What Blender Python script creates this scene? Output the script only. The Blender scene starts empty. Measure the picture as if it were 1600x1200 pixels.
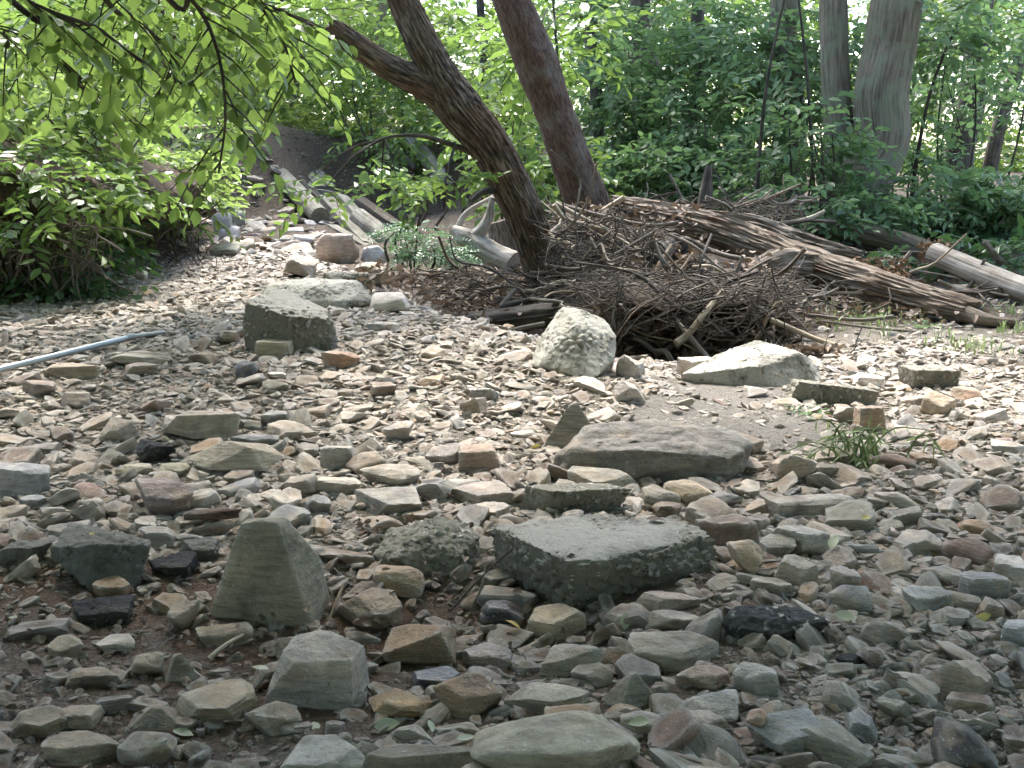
import bpy, bmesh, math, random
import numpy as np
from mathutils import Vector, Matrix

scene = bpy.context.scene
COL = scene.collection
rng = np.random.default_rng(7)
random.seed(7)

# ------------------------------------------------------------------ camera, sky, sun, exposure
F, CX, CY, CAMH = 1715.0, 800.0, 600.0, 0.80          # focal length in photo pixels, photo centre, camera height
PITCH = math.atan(350.0 / F)
cam_data = bpy.data.cameras.new('camera')
cam_data.sensor_fit = 'HORIZONTAL'
cam_data.angle = 2 * math.atan(800.0 / F)
cam_data.clip_start, cam_data.clip_end = 0.05, 2000
cam = bpy.data.objects.new('camera', cam_data)
COL.objects.link(cam)
cam.location = (0, 0, CAMH)
cam.rotation_euler = (math.pi / 2 - PITCH, 0, 0)
scene.camera = cam

SUN_EL, SUN_AZ = math.radians(58), math.radians(-14)   # azimuth from +Y (away from the camera) towards +X
world = bpy.data.worlds.new('World')
scene.world = world
world.use_nodes = True
wn = world.node_tree
bg = wn.nodes['Background']
sky_node = wn.nodes.new('ShaderNodeTexSky')
sky_node.sky_type = 'NISHITA'
sky_node.sun_disc = False
sky_node.sun_elevation = SUN_EL
sky_node.sun_rotation = SUN_AZ
sky_node.air_density = 1.0
sky_node.dust_density = 2.0
sky_node.ozone_density = 0.6
wn.links.new(sky_node.outputs[0], bg.inputs[0])
bg.inputs[1].default_value = 0.15

sun_data = bpy.data.lights.new('sun', 'SUN')
sun_data.energy = 2.0
sun_data.angle = math.radians(18)
sun_data.color = (1.0, 0.965, 0.91)
sun = bpy.data.objects.new('sun', sun_data)
COL.objects.link(sun)
sd = Vector((math.sin(SUN_AZ) * math.cos(SUN_EL), math.cos(SUN_AZ) * math.cos(SUN_EL), math.sin(SUN_EL)))
sun.rotation_euler = sd.to_track_quat('Z', 'Y').to_euler()
sun.location = sd * 30

scene.render.engine = 'CYCLES'
scene.view_settings.view_transform = 'Standard'
scene.view_settings.look = 'None'
scene.view_settings.exposure = 2.55
scene.view_settings.gamma = 1.0
scene.view_settings.use_curve_mapping = False
scene.cycles.max_bounces = 6
scene.cycles.diffuse_bounces = 3
scene.cycles.transmission_bounces = 4
scene.cycles.sample_clamp_indirect = 6.0
scene.cycles.use_denoising = True
scene.cycles.use_adaptive_sampling = True
scene.cycles.adaptive_threshold = 0.045

# ------------------------------------------------------------------ numpy noise
def _hash(ix, iy, iz, seed):
    h = (ix.astype(np.int64) * 374761393 + iy.astype(np.int64) * 668265263 + iz.astype(np.int64) * 2147483647 + seed * 1274126177) & 0xffffffff
    h = ((h ^ (h >> 13)) * 1274126177) & 0xffffffff
    h = ((h ^ (h >> 16)) * 2246822519) & 0xffffffff
    return ((h ^ (h >> 15)) & 0xffffff) / float(0xffffff)

def vnoise(p, seed=0):
    p = np.asarray(p, float)
    i = np.floor(p); f = p - i
    u = f * f * (3 - 2 * f)
    ix, iy, iz = i[..., 0], i[..., 1], i[..., 2]
    r = 0
    for dx in (0, 1):
        wx = u[..., 0] if dx else 1 - u[..., 0]
        for dy in (0, 1):
            wy = u[..., 1] if dy else 1 - u[..., 1]
            for dz in (0, 1):
                wz = u[..., 2] if dz else 1 - u[..., 2]
                r = r + wx * wy * wz * _hash(ix + dx, iy + dy, iz + dz, seed)
    return r * 2 - 1

def fbm(p, octaves=4, seed=0, gain=0.5, lac=2.03):
    p = np.asarray(p, float)
    a, s, r = 1.0, 0.0, 0
    for o in range(octaves):
        r = r + a * vnoise(p, seed + o * 17)
        s += a; a *= gain; p = p * lac + 3.7
    return r / s

def cellular(p, seed=0):
    """distance to the nearest jittered lattice point and that cell's random value"""
    p = np.asarray(p, float)
    i = np.floor(p)
    best = np.full(p.shape[:-1], 9.0); val = np.zeros(p.shape[:-1])
    for dx in (-1, 0, 1):
        for dy in (-1, 0, 1):
            for dz in (-1, 0, 1):
                c = i + np.array([dx, dy, dz])
                j = np.stack([_hash(c[..., 0], c[..., 1], c[..., 2], seed + k) for k in (1, 2, 3)], -1)
                d = np.linalg.norm(c + j - p, axis=-1)
                m = d < best
                best = np.where(m, d, best)
                val = np.where(m, j[..., 0], val)
    return best, val

def smooth(a, b, x):
    t = np.clip((x - a) / (b - a), 0, 1)
    return t * t * (3 - 2 * t)

# ------------------------------------------------------------------ photo pixel -> ray; terrain height
SP, CP = math.sin(PITCH), math.cos(PITCH)
def ray(px, py):
    xc, yc = (px - CX) / F, -(py - CY) / F
    return np.array([xc, CP + yc * SP, -SP + yc * CP])
def at(px, py, Y):
    d = ray(px, py)
    return np.array([0, 0, CAMH]) + d * (Y / d[1])

def T(x, y):
    x = np.asarray(x, float); y = np.asarray(y, float)
    z = np.zeros(np.broadcast(x, y).shape)
    # gravel mound on the left, its edge falling to the channel in front of the leaning tree
    ex, ey = -1.25, 7.6; bx, by = 0.30, 4.0
    L = math.hypot(bx - ex, by - ey)
    side = -((x - ex) * (by - ey) - (y - ey) * (bx - ex)) / L       # >0 on the right of the edge line
    z = z + 0.13 * smooth(0.30, -0.25, side) * smooth(2.6, 4.2, y) * smooth(9.5, 7.5, y)
    z = z - 0.10 * np.exp(-((x - 0.05) / 0.55) ** 2 - ((y - 5.6) / 0.55) ** 2)
    # wet hollow in the foreground
    z = z - 0.055 * np.exp(-((x + 0.06) / 0.34) ** 2 - ((y - 1.85) / 0.26) ** 2)
    z = z - 0.03 * np.exp(-((x + 0.75) / 0.35) ** 2 - ((y - 1.75) / 0.35) ** 2)
    # scour hole under the driftwood and the bank behind it
    z = z - 0.24 * np.exp(-(np.abs(x - 0.84) / 0.50) ** 3 - (np.abs(y - 5.02) / 0.44) ** 3)
    wob = 0.12 * np.sin(x * 3.1) + 0.06 * np.sin(x * 7.7 + 1)
    bank = smooth(5.55, 5.85, y + .5 * wob) * smooth(0.20, 0.55, x) * smooth(1.85, 1.35, x)
    z = z + 0.13 * bank * smooth(7.5, 6.5, y)
    z = z + 0.30 * smooth(6.3, 9.5, y) * smooth(0.0, 1.2, x)
    z = z + 0.15 * smooth(6.6, 7.6, y) * smooth(-0.3, 0.3, x) * smooth(1.8, 0.8, x) * smooth(10.5, 8.5, y)
    # left bank
    xb = -2.12 - 0.095 * (y - 5.2) + 0.10 * np.sin(y * 2.3)
    lb = smooth(0.0, -0.55, x - xb) * smooth(5.15, 5.75, y + 0.08 * np.sin(x * 6)) * smooth(11.5, 9.4, y)
    z = z + 0.78 * lb + 0.25 * smooth(-2.6, -4.5, x) * smooth(5, 6.5, y)
    # far banks
    z = z + 0.85 * smooth(12.3, 13.6, y) * smooth(1.2, 0.0, x)
    z = z + 0.75 * np.exp(-(np.abs((x + 2.95) / 0.75)) ** 3 - (np.abs((y - 12.4) / 0.8)) ** 3)
    z = z + 0.25 * smooth(9.0, 12.5, y) * smooth(-1.9, -0.6, x) * smooth(1.0, 0.0, x)
    z = z + 0.26 * smooth(8.2, 12.2, y) * smooth(-1.35, -1.8, x)
    z = z + 0.2 * smooth(8.0, 10.5, y) * smooth(-3.2, -4.2, x)
    z = z + 0.3 * smooth(10, 16, y) * smooth(0, 1.5, x) - 0.9 * smooth(18, 40, y) * smooth(-2, 4, x)
    return z

def micro(x, y):
    p = np.stack([x, y, np.zeros_like(x)], -1)
    return 0.020 * fbm(p * 2.2, 3, 5) + 0.010 * fbm(p * 9, 3, 6)

def TZ(x, y):
    x = np.atleast_1d(np.asarray(x, float)); y = np.atleast_1d(np.asarray(y, float))
    return T(x, y) + micro(x, y)

def G(px, py):
    """the point of the terrain that the photo shows at that pixel"""
    d = ray(px, py)
    lo, hi, step = 1.0, 30.0, 0.1
    for step in (0.1, 0.004):
        ys = np.arange(lo, hi, step); t = ys / d[1]
        below = CAMH + d[2] * t <= (T(d[0] * t, ys) if step > .05 else TZ(d[0] * t, ys) )
        k = int(np.argmax(below)) if below.any() else len(ys) - 1
        lo, hi = max(1.0, ys[k] - 0.2), ys[k] + 0.1
    return np.array([d[0] * t[k], ys[k], float(TZ(d[0] * t[k], ys[k])[0])])

# ------------------------------------------------------------------ mesh helpers
def mesh_np(name, verts, faces, mats=(), mat_index=None, smooth_shade=False, attrs=None, sharp=None):
    """faces: (n,3) / (n,4) array or list of such arrays"""
    if not isinstance(faces, list): faces = [faces]
    verts = np.asarray(verts, np.float32)
    me = bpy.data.meshes.new(name)
    loops = np.concatenate([np.asarray(f, np.int32).ravel() for f in faces])
    sizes = np.concatenate([np.full(len(f), np.asarray(f).shape[1], np.int32) for f in faces])
    me.vertices.add(len(verts)); me.vertices.foreach_set('co', verts.ravel())
    me.loops.add(len(loops)); me.loops.foreach_set('vertex_index', loops)
    starts = np.concatenate([[0], np.cumsum(sizes)[:-1]]).astype(np.int32)
    me.polygons.add(len(sizes)); me.polygons.foreach_set('loop_start', starts)
    me.update(calc_edges=True)
    for m in mats: me.materials.append(m)
    if mat_index is not None: me.polygons.foreach_set('material_index', np.asarray(mat_index, np.int32))
    me.polygons.foreach_set('use_smooth', np.full(len(sizes), bool(smooth_shade)))
    if attrs:
        for k, v in attrs.items():
            v = np.asarray(v, np.float32)
            if v.ndim == 1:
                a = me.attributes.new(k, 'FLOAT', 'POINT'); a.data.foreach_set('value', v)
            else:
                a = me.attributes.new(k, 'FLOAT_VECTOR', 'POINT'); a.data.foreach_set('vector', v.ravel())
    me.update()
    if sharp: me.set_sharp_from_angle(angle=math.radians(sharp))
    return me

def obj(name, me, parent=None, loc=None):
    o = bpy.data.objects.new(name, me)
    COL.objects.link(o)
    if parent is not None: o.parent = parent
    if loc is not None: o.location = loc
    return o
def tag(o, label, cat, group=None):
    o['label'] = label; o['category'] = cat
    if group: o['group'] = group
    return o
def struct(o): o['kind'] = 'structure'; return o
def stuff(o, label=None):
    o['kind'] = 'stuff'
    if label: o['label'] = label
    return o
def root(name, loc, label, cat, group=None):
    o = bpy.data.objects.new(name, None)
    COL.objects.link(o); o.location = loc; o.empty_display_size = 0.1
    return tag(o, label, cat, group)

# ------------------------------------------------------------------ materials
def mat(name):
    m = bpy.data.materials.new(name); m.use_nodes = True
    nt = m.node_tree
    return m, nt, nt.nodes['Principled BSDF']
def N(nt, t, **kw):
    n = nt.nodes.new(t)
    for k, v in kw.items():
        if k in n.inputs: n.inputs[k].default_value = v
        else: setattr(n, k, v)
    return n
def noise(nt, vec, scale, detail=4, rough=0.6):
    n = N(nt, 'ShaderNodeTexNoise'); n.inputs['Scale'].default_value = scale
    n.inputs['Detail'].default_value = detail; n.inputs['Roughness'].default_value = rough
    if vec is not None: nt.links.new(vec, n.inputs['Vector'])
    return n
def ramp(nt, fac, stops):
    r = N(nt, 'ShaderNodeValToRGB')
    el = r.color_ramp.elements
    while len(el) > len(stops): el.remove(el[-1])
    while len(el) < len(stops): el.new(0.5)
    for e, (p, c) in zip(el, stops):
        e.position = p; e.color = (*c, 1) if len(c) == 3 else c
    nt.links.new(fac, r.inputs['Fac'])
    return r
def mix(nt, fac, a, b, mode='MIX'):
    m = N(nt, 'ShaderNodeMix', data_type='RGBA', blend_type=mode)
    for v, s in ((fac, m.inputs[0]), (a, m.inputs[6]), (b, m.inputs[7])):
        if isinstance(v, (int, float)): s.default_value = v
        elif isinstance(v, tuple): s.default_value = (*v, 1)
        else: nt.links.new(v, s)
    return m.outputs[2]
def bump(nt, bsdf, height, strength, dist=0.01, prev=None):
    b = N(nt, 'ShaderNodeBump'); b.inputs['Strength'].default_value = strength; b.inputs['Distance'].default_value = dist
    nt.links.new(height, b.inputs['Height'])
    if prev is not None: nt.links.new(prev.outputs[0], b.inputs['Normal'])
    nt.links.new(b.outputs[0], bsdf.inputs['Normal'])
    return b

def stone_mat(name, k, source, rough=0.82, banded=False):
    """k: texture scale; source: 'object' for one stone per object, 'instancer' for the scattered gravel"""
    m, nt, b = mat(name)
    tc = N(nt, 'ShaderNodeTexCoord')
    info = N(nt, 'ShaderNodeObjectInfo')
    if source == 'object': col = info.outputs['Color']
    else:
        a = N(nt, 'ShaderNodeAttribute', attribute_type='INSTANCER', attribute_name='stone_col'); col = a.outputs['Color']
    off = N(nt, 'ShaderNodeVectorMath', operation='MULTIPLY_ADD')
    nt.links.new(tc.outputs['Object'], off.inputs[0]); off.inputs[1].default_value = (1, 1, 1)
    sc = N(nt, 'ShaderNodeVectorMath', operation='SCALE'); sc.inputs[0].default_value = (31, 17, 23)
    nt.links.new(info.outputs['Random'], sc.inputs['Scale'])
    nt.links.new(sc.outputs[0], off.inputs[2])
    v = off.outputs[0]
    n1 = noise(nt, v, k, 5); n2 = noise(nt, v, k * 6, 4, 0.7)
    c = mix(nt, 1.0, col, ramp(nt, n1.outputs[0], [(0.26, (.58, .57, .56)), (0.45, (1, 1, 1)), (0.58, (1.15, 1.13, 1.09)), (0.74, (1.5, 1.44, 1.34))]).outputs[0], 'MULTIPLY')
    n3 = noise(nt, v, k * 0.6, 3)
    c = mix(nt, ramp(nt, n3.outputs[0], [(0.55, (0, 0, 0)), (0.66, (.7, .7, .7))]).outputs[0], c, (0.27, 0.21, 0.14))
    c = mix(nt, ramp(nt, n2.outputs[0], [(0.60, (0, 0, 0)), (0.68, (.5, .5, .5))]).outputs[0], c, (0.50, 0.49, 0.45))
    c = mix(nt, ramp(nt, n2.outputs[0], [(0.30, (.6, .6, .6)), (0.40, (0, 0, 0))]).outputs[0], c, (0.07, 0.065, 0.055))
    ms = N(nt, 'ShaderNodeMapping'); ms.inputs['Scale'].default_value = (.5, .8, 4.0); ms.inputs['Rotation'].default_value = (.5, .3, .2)
    nt.links.new(v, ms.inputs[0])
    ns_ = noise(nt, ms.outputs[0], k * 1.6, 5, .7)
    c = mix(nt, 1.0, c, ramp(nt, ns_.outputs[0], [(0.33, (.68, .66, .63)), (0.5, (1.05, 1.05, 1.05)), (0.68, (1.35, 1.32, 1.27))]).outputs[0], 'MULTIPLY')
    geo = N(nt, 'ShaderNodeNewGeometry')
    c = mix(nt, ramp(nt, geo.outputs['Pointiness'], [(0.52, (0, 0, 0)), (0.60, (.45, .45, .45))]).outputs[0], c, (0.52, 0.50, 0.45))
    nt.links.new(c, b.inputs['Base Color'])
    b.inputs['Roughness'].default_value = rough
    h = mix(nt, 0.5, n2.outputs[0], ns_.outputs[0])
    if banded:
        mp = N(nt, 'ShaderNodeMapping'); mp.inputs['Scale'].default_value = (0.35, 0.35, 5); mp.inputs['Rotation'].default_value = (0.25, 0.2, 0)
        nt.links.new(v, mp.inputs[0])
        nb = noise(nt, mp.outputs[0], k * 2.5, 4)
        c2 = mix(nt, 0.45, c, ramp(nt, nb.outputs[0], [(0.35, (.16, .14, .11)), (0.65, (.5, .46, .38))]).outputs[0])
        nt.links.new(c2, b.inputs['Base Color'])
        h = mix(nt, 0.5, n2.outputs[0], nb.outputs[0])
    big_ = k > 8
    bp = bump(nt, b, n1.outputs[0], 0.6, 0.022 if big_ else 0.008)
    bump(nt, b, h, 0.8, 0.009 if big_ else 0.004, bp)
    return m

M = {}
M['stone'] = stone_mat('stone', 16, 'object')
M['stone_banded'] = stone_mat('banded_stone', 16, 'object', banded=True)
M['stone_wet'] = stone_mat('wet_stone', 16, 'object', rough=0.28)
M['stone_unit'] = stone_mat('loose_stone', 2.2, 'object')
M['gravel'] = stone_mat('gravel', 2.0, 'instancer', rough=0.85)

def concrete_mat(name, matrix, pebbles, cover, k=62, moss=.5):
    m, nt, b = mat(name)
    tc = N(nt, 'ShaderNodeTexCoord'); v = tc.outputs['Object']
    vo = N(nt, 'ShaderNodeTexVoronoi'); vo.inputs['Scale'].default_value = k
    vw = noise(nt, v, 30, 2); vv = mix(nt, 0.03, v, vw.outputs['Color']); nt.links.new(vv, vo.inputs['Vector'])
    pc = ramp(nt, vo.outputs['Color'], pebbles)
    n1 = noise(nt, v, 14, 5, .65); n2 = noise(nt, v, 130, 4, 0.75)
    base = mix(nt, n2.outputs[0], tuple(x * 0.55 for x in matrix), tuple(min(1, x * 1.45) for x in matrix))
    inside = ramp(nt, vo.outputs['Distance'], [(0.30, (1, 1, 1)), (0.48, (0, 0, 0))])
    shown = ramp(nt, n1.outputs[0], [(cover, (0, 0, 0)), (cover + 0.08, (1, 1, 1))])
    msk = mix(nt, 1.0, inside.outputs[0], shown.outputs[0], 'MULTIPLY')
    c = mix(nt, msk, base, pc.outputs[0])
    n4 = noise(nt, v, 7, 5, .7)
    c = mix(nt, ramp(nt, n4.outputs[0], [(0.48, (0, 0, 0)), (0.62, (moss, moss, moss))]).outputs[0], c, (0.075, 0.07, 0.042))
    nt.links.new(c, b.inputs['Base Color'])
    b.inputs['Roughness'].default_value = 0.92
    bp = bump(nt, b, msk, 0.8, 0.008)
    bump(nt, b, n2.outputs[0], 0.8, 0.006, bp)
    return m
PEB = [(0.1, (.10, .09, .075)), (0.35, (.30, .27, .22)), (0.6, (.52, .47, .39)), (0.8, (.60, .57, .50)), (0.95, (.26, .19, .13))]
M['concrete'] = concrete_mat('broken_concrete', (.24, .22, .17), PEB, 0.42)
PED = [(q, tuple(x * .8 for x in c_)) for q, c_ in PEB]
M['concrete_side'] = concrete_mat('mossy_shaded_concrete', (.17, .158, .12), PED, 0.44, 52, .5)  # moss and broken aggregate, darkened further for the shade on the flanks
M['concrete_pale'] = concrete_mat('pale_concrete', (.42, .395, .335), PEB, 0.46, 50, .6)
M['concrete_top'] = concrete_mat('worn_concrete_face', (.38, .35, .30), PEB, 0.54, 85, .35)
M['asphalt'] = concrete_mat('broken_asphalt', (.035, .035, .036), [(0.2, (.05, .05, .05)), (0.5, (.16, .155, .14)), (0.8, (.46, .44, .39))], 0.42, 70, .2)
M['asphalt_dark'] = concrete_mat('black_asphalt', (.02, .02, .022), [(0.2, (.03, .03, .032)), (0.85, (.11, .11, .11))], 0.55)
M['asphalt_grey'] = concrete_mat('grey_asphalt', (.13, .125, .105), [(0.2, (.08, .078, .068)), (0.85, (.26, .25, .22))], 0.48)

def wood_mat(name, dark, mid, light, stretch=0.06, k=60, bumps=0.9, spots=None, pos=(.32, .5, .70)):
    m, nt, b = mat(name)
    a = N(nt, 'ShaderNodeAttribute', attribute_name='grain')
    mp = N(nt, 'ShaderNodeMapping'); mp.inputs['Scale'].default_value = (1, 1, stretch)
    nt.links.new(a.outputs['Vector'], mp.inputs[0])
    n1 = noise(nt, mp.outputs[0], k, 6, 0.65)
    n2 = noise(nt, a.outputs['Vector'], 7, 4)
    c = ramp(nt, n1.outputs[0], [(pos[0], dark), (pos[1], mid), (pos[2], light)]).outputs[0]
    c = mix(nt, ramp(nt, n2.outputs[0], [(0.35, (.7, .7, .7)), (0.7, (0, 0, 0))]).outputs[0], c, mid, 'MULTIPLY') if spots is None else \
        mix(nt, ramp(nt, n2.outputs[0], [(0.45, (0, 0, 0)), (0.65, (.7, .7, .7))]).outputs[0], c, spots)
    nt.links.new(c, b.inputs['Base Color'])
    b.inputs['Roughness'].default_value = 0.92
    bump(nt, b, n1.outputs[0], bumps, 0.012)
    return m
M['bark'] = wood_mat('furrowed_bark', (.016, .011, .008), (.085, .064, .044), (.24, .195, .145), 0.13, 75, 1.0, (.11, .066, .036), (.40, .50, .64))
M['bark_brown'] = wood_mat('brown_bark', (.028, .016, .01), (.085, .048, .03), (.15, .098, .066), 0.4, 60, 1.0, (.15, .125, .10))
M['bark_grey'] = wood_mat('grey_bark', (.05, .038, .025), (.14, .112, .075), (.245, .20, .14), 0.07, 55, 0.8, (.15, .17, .10))
M['bark_dark'] = wood_mat('dark_bark', (.03, .026, .02), (.09, .075, .055), (.16, .135, .10), 0.12, 40, 0.8)
M['driftwood'] = wood_mat('weathered_wood', (.035, .026, .018), (.16, .125, .09), (.31, .26, .20), 0.045, 80, 1.0, (.14, .09, .055), (.36, .5, .68))
M['driftwood_pale'] = wood_mat('pale_driftwood', (.17, .14, .11), (.42, .37, .30), (.60, .55, .47), 0.04, 60, 0.8)
M['wood_dark'] = wood_mat('damp_dark_wood', (.03, .025, .02), (.095, .08, .062), (.20, .175, .14), 0.04, 60, 1.0)
M['timber'] = wood_mat('grey_timber', (.12, .11, .085), (.27, .25, .20), (.38, .35, .28), 0.03, 50, 0.6)
M['twig'] = wood_mat('twig', (.08, .066, .05), (.20, .17, .135), (.36, .32, .265), 0.05, 120, 0.4)
M['twig_dark'] = wood_mat('dark_twig', (.03, .024, .018), (.085, .068, .052), (.17, .145, .115), 0.05, 120, 0.4)
M['twig_pale'] = wood_mat('bleached_twig', (.22, .17, .11), (.45, .38, .28), (.62, .55, .43), 0.05, 120, 0.4)

def leaf_mat(name, a, b_, trans, tcol, gloss=0.35):
    m, nt, b = mat(name)
    out = nt.nodes['Material Output']
    t = N(nt, 'ShaderNodeAttribute', attribute_name='tint')
    inf = N(nt, 'ShaderNodeObjectInfo')
    fac = N(nt, 'ShaderNodeMath', operation='FRACT')
    add = N(nt, 'ShaderNodeMath', operation='ADD')
    nt.links.new(t.outputs['Fac'], add.inputs[0]); nt.links.new(inf.outputs['Random'], add.inputs[1])
    pp = N(nt, 'ShaderNodeMath', operation='PINGPONG'); pp.inputs[1].default_value = 1.0
    nt.links.new(add.outputs[0], pp.inputs[0])
    c = ramp(nt, pp.outputs[0], [(0.0, a), (0.85, b_), (1.0, tuple(min(1, x * 1.25) for x in b_))]).outputs[0]
    nt.links.new(c, b.inputs['Base Color'])
    b.inputs['Roughness'].default_value = gloss
    b.inputs['Specular IOR Level'].default_value = 0.45
    tr = N(nt, 'ShaderNodeBsdfTranslucent')
    tc = mix(nt, 0.55, c, tcol)
    nt.links.new(tc, tr.inputs[0])
    ms = N(nt, 'ShaderNodeMixShader'); ms.inputs[0].default_value = trans
    nt.links.new(b.outputs[0], ms.inputs[1]); nt.links.new(tr.outputs[0], ms.inputs[2])
    nt.links.new(ms.outputs[0], out.inputs[0])
    return m
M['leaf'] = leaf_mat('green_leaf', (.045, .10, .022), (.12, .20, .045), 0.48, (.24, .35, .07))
M['leaf_bright'] = leaf_mat('backlit_green_leaf', (.065, .13, .028), (.15, .225, .06), 0.52, (.30, .41, .10))  # yellow green of the left foliage, its backlight put into the colour
M['leaf_cool'] = leaf_mat('cool_green_leaf', (.055, .115, .048), (.14, .22, .095), 0.45, (.17, .30, .09), 0.4)  # duller green of the right foliage, its shade put into the colour
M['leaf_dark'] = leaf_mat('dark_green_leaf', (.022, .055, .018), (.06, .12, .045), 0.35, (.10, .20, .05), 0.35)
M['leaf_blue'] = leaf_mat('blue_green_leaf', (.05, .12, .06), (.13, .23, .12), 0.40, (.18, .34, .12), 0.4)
M['leaf_dry'] = leaf_mat('dry_brown_leaf', (.06, .04, .028), (.20, .15, .11), 0.12, (.2, .13, .07), 0.7)
M['leaf_fallen'] = leaf_mat('fallen_pale_leaf', (.34, .38, .22), (.46, .47, .33), 0.2, (.45, .48, .25), 0.5)
M['leaf_yellow'] = leaf_mat('fallen_yellow_leaf', (.55, .40, .10), (.62, .52, .18), 0.2, (.6, .5, .1), 0.5)
M['grass'] = leaf_mat('grass_blade', (.10, .16, .055), (.22, .28, .12), 0.35, (.24, .32, .10), 0.5)
M['rust_moss'] = leaf_mat('dry_needle_litter', (.09, .055, .032), (.20, .125, .07), 0.1, (.2, .12, .06), 0.9)

def ground_mat():
    m, nt, b = mat('creek_bed_soil')
    tc = N(nt, 'ShaderNodeTexCoord'); v = tc.outputs['Object']
    A = lambda n: N(nt, 'ShaderNodeAttribute', attribute_name=n).outputs['Fac']
    n1 = noise(nt, v, 3, 5); n2 = noise(nt, v, 45, 5, 0.7); n3 = noise(nt, v, 180, 3, 0.7)
    grit = ramp(nt, n2.outputs[0], [(0.3, (.19, .155, .115)), (0.5, (.34, .295, .23)), (0.72, (.47, .42, .34))]).outputs[0]
    grit = mix(nt, n1.outputs[0], grit, (.32, .27, .205))
    mud = ramp(nt, n2.outputs[0], [(0.3, (.10, .058, .03)), (0.55, (.215, .125, .068)), (0.75, (.31, .20, .12))]).outputs[0]
    silt = ramp(nt, n2.outputs[0], [(0.3, (.36, .315, .26)), (0.7, (.47, .42, .355))]).outputs[0]
    soil = ramp(nt, n2.outputs[0], [(0.32, (.04, .028, .018)), (0.5, (.115, .082, .053)), (0.68, (.24, .18, .12))]).outputs[0]
    c = mix(nt, A('mud'), grit, mud)
    c = mix(nt, A('silt'), c, silt)
    c = mix(nt, A('soil'), c, soil)
    nt.links.new(c, b.inputs['Base Color'])
    rr = N(nt, 'ShaderNodeMapRange'); rr.inputs[3].default_value = 0.9; rr.inputs[4].default_value = 0.30
    nt.links.new(A('wet'), rr.inputs[0]); nt.links.new(rr.outputs[0], b.inputs['Roughness'])
    bp = bump(nt, b, n2.outputs[0], 1.0, 0.03)
    bump(nt, b, n3.outputs[0], 0.6, 0.006, bp)
    return m
M['ground'] = ground_mat()
# ------------------------------------------------------------------ the ground: one sheet to the horizon
def graded(lo, hi, fine_lo, fine_hi, step, grow=1.18):
    a = list(np.arange(fine_lo, fine_hi, step)); s = step; x = a[-1]
    while x < hi: s *= grow; x += s; a.append(x)
    s = step; x = a[0]; b = []
    while x > lo: s *= grow; x -= s; b.append(x)
    return np.array(b[::-1] + a)
gx = graded(-160, 160, -3.4, 3.4, 0.025); gy = graded(-25, 300, 1.0, 8.5, 0.025, 1.06)
X, Y = np.meshgrid(gx, gy)
xf, yf = X.ravel(), Y.ravel()
far = smooth(60, 20, np.hypot(xf, yf))
zf = T(xf, yf) + micro(xf, yf) + 0.0035 * fbm(np.stack([xf, yf, 0 * xf], -1) * 40, 2, 9) * far
slope = np.hypot(*[np.asarray(g).ravel() for g in (T(X + .05, Y) - T(X - .05, Y), T(X, Y + .05) - T(X, Y - .05))]) / 0.1
wn_ = fbm(np.stack([xf, yf, 0 * xf], -1) * 2.5, 3, 21)
def ell(x, y, cx, cy, rx, ry): return np.sqrt(((x - cx) / rx) ** 2 + ((y - cy) / ry) ** 2)
def mud_mask(x, y, w=0):
    return np.clip(smooth(1.15, 0.75, ell(x, y, -0.74, 1.62, 0.60, 0.52) + 0.5 * w) + 0.8 * smooth(1.2, 0.7, ell(x, y, -0.02, 1.75, 0.55, 0.42) + .4 * w), 0, 1)
def silt_mask(x, y, w=0):
    return np.clip(smooth(1.2, 0.85, ell(x, y, 0.66, 3.25, 0.30, 0.28) + .3 * w) + smooth(1.2, .8, ell(x, y, 0.75, 3.75, 0.25, 0.22) + .3 * w)
                   + 0.45 * smooth(1.2, .7, ell(x, y, -1.95, 6.3, 0.75, 1.1) + .3 * w), 0, 1)
def bank_x(y): return -2.12 - 0.095 * (y - 5.2)
def soil_mask(x, y, sl, w=0):
    s = smooth(0.35, 0.6, sl) + smooth(0.05, -0.2, x - bank_x(y)) * smooth(5.0, 5.4, y)
    s = s + smooth(4.35, 4.6, y + .1 * w) * smooth(0.30, 0.45, x) * smooth(1.45, 1.25, x) + smooth(5.0, 5.5, y + .2 * w) * smooth(0.1, 0.5, x) + smooth(12.0, 12.6, y) + smooth(5.2, 5.8, y + .3 * w) * smooth(-1.0, -0.5, x - (-1.25 + (7.6 - y) * 0.43))
    return np.clip(s, 0, 1)
def wet_mask(x, y): return np.clip(smooth(1.3, 0.5, ell(x, y, -0.08, 1.85, 0.5, 0.3)) + 0.6 * smooth(1.3, .6, ell(x, y, -.75, 1.6, .5, .35)), 0, 1)
nx, ny = len(gx), len(gy)
ii = (np.arange(ny - 1)[:, None] * nx + np.arange(nx - 1)[None, :]).ravel()
quads = np.stack([ii, ii + 1, ii + nx + 1, ii + nx], -1)
me = mesh_np('ground', np.stack([xf, yf, zf], -1), quads, [M['ground']], smooth_shade=True,
             attrs={'mud': mud_mask(xf, yf, wn_), 'silt': silt_mask(xf, yf, wn_), 'soil': soil_mask(xf, yf, slope, wn_), 'wet': wet_mask(xf, yf)})
struct(obj('ground', me))

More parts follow.
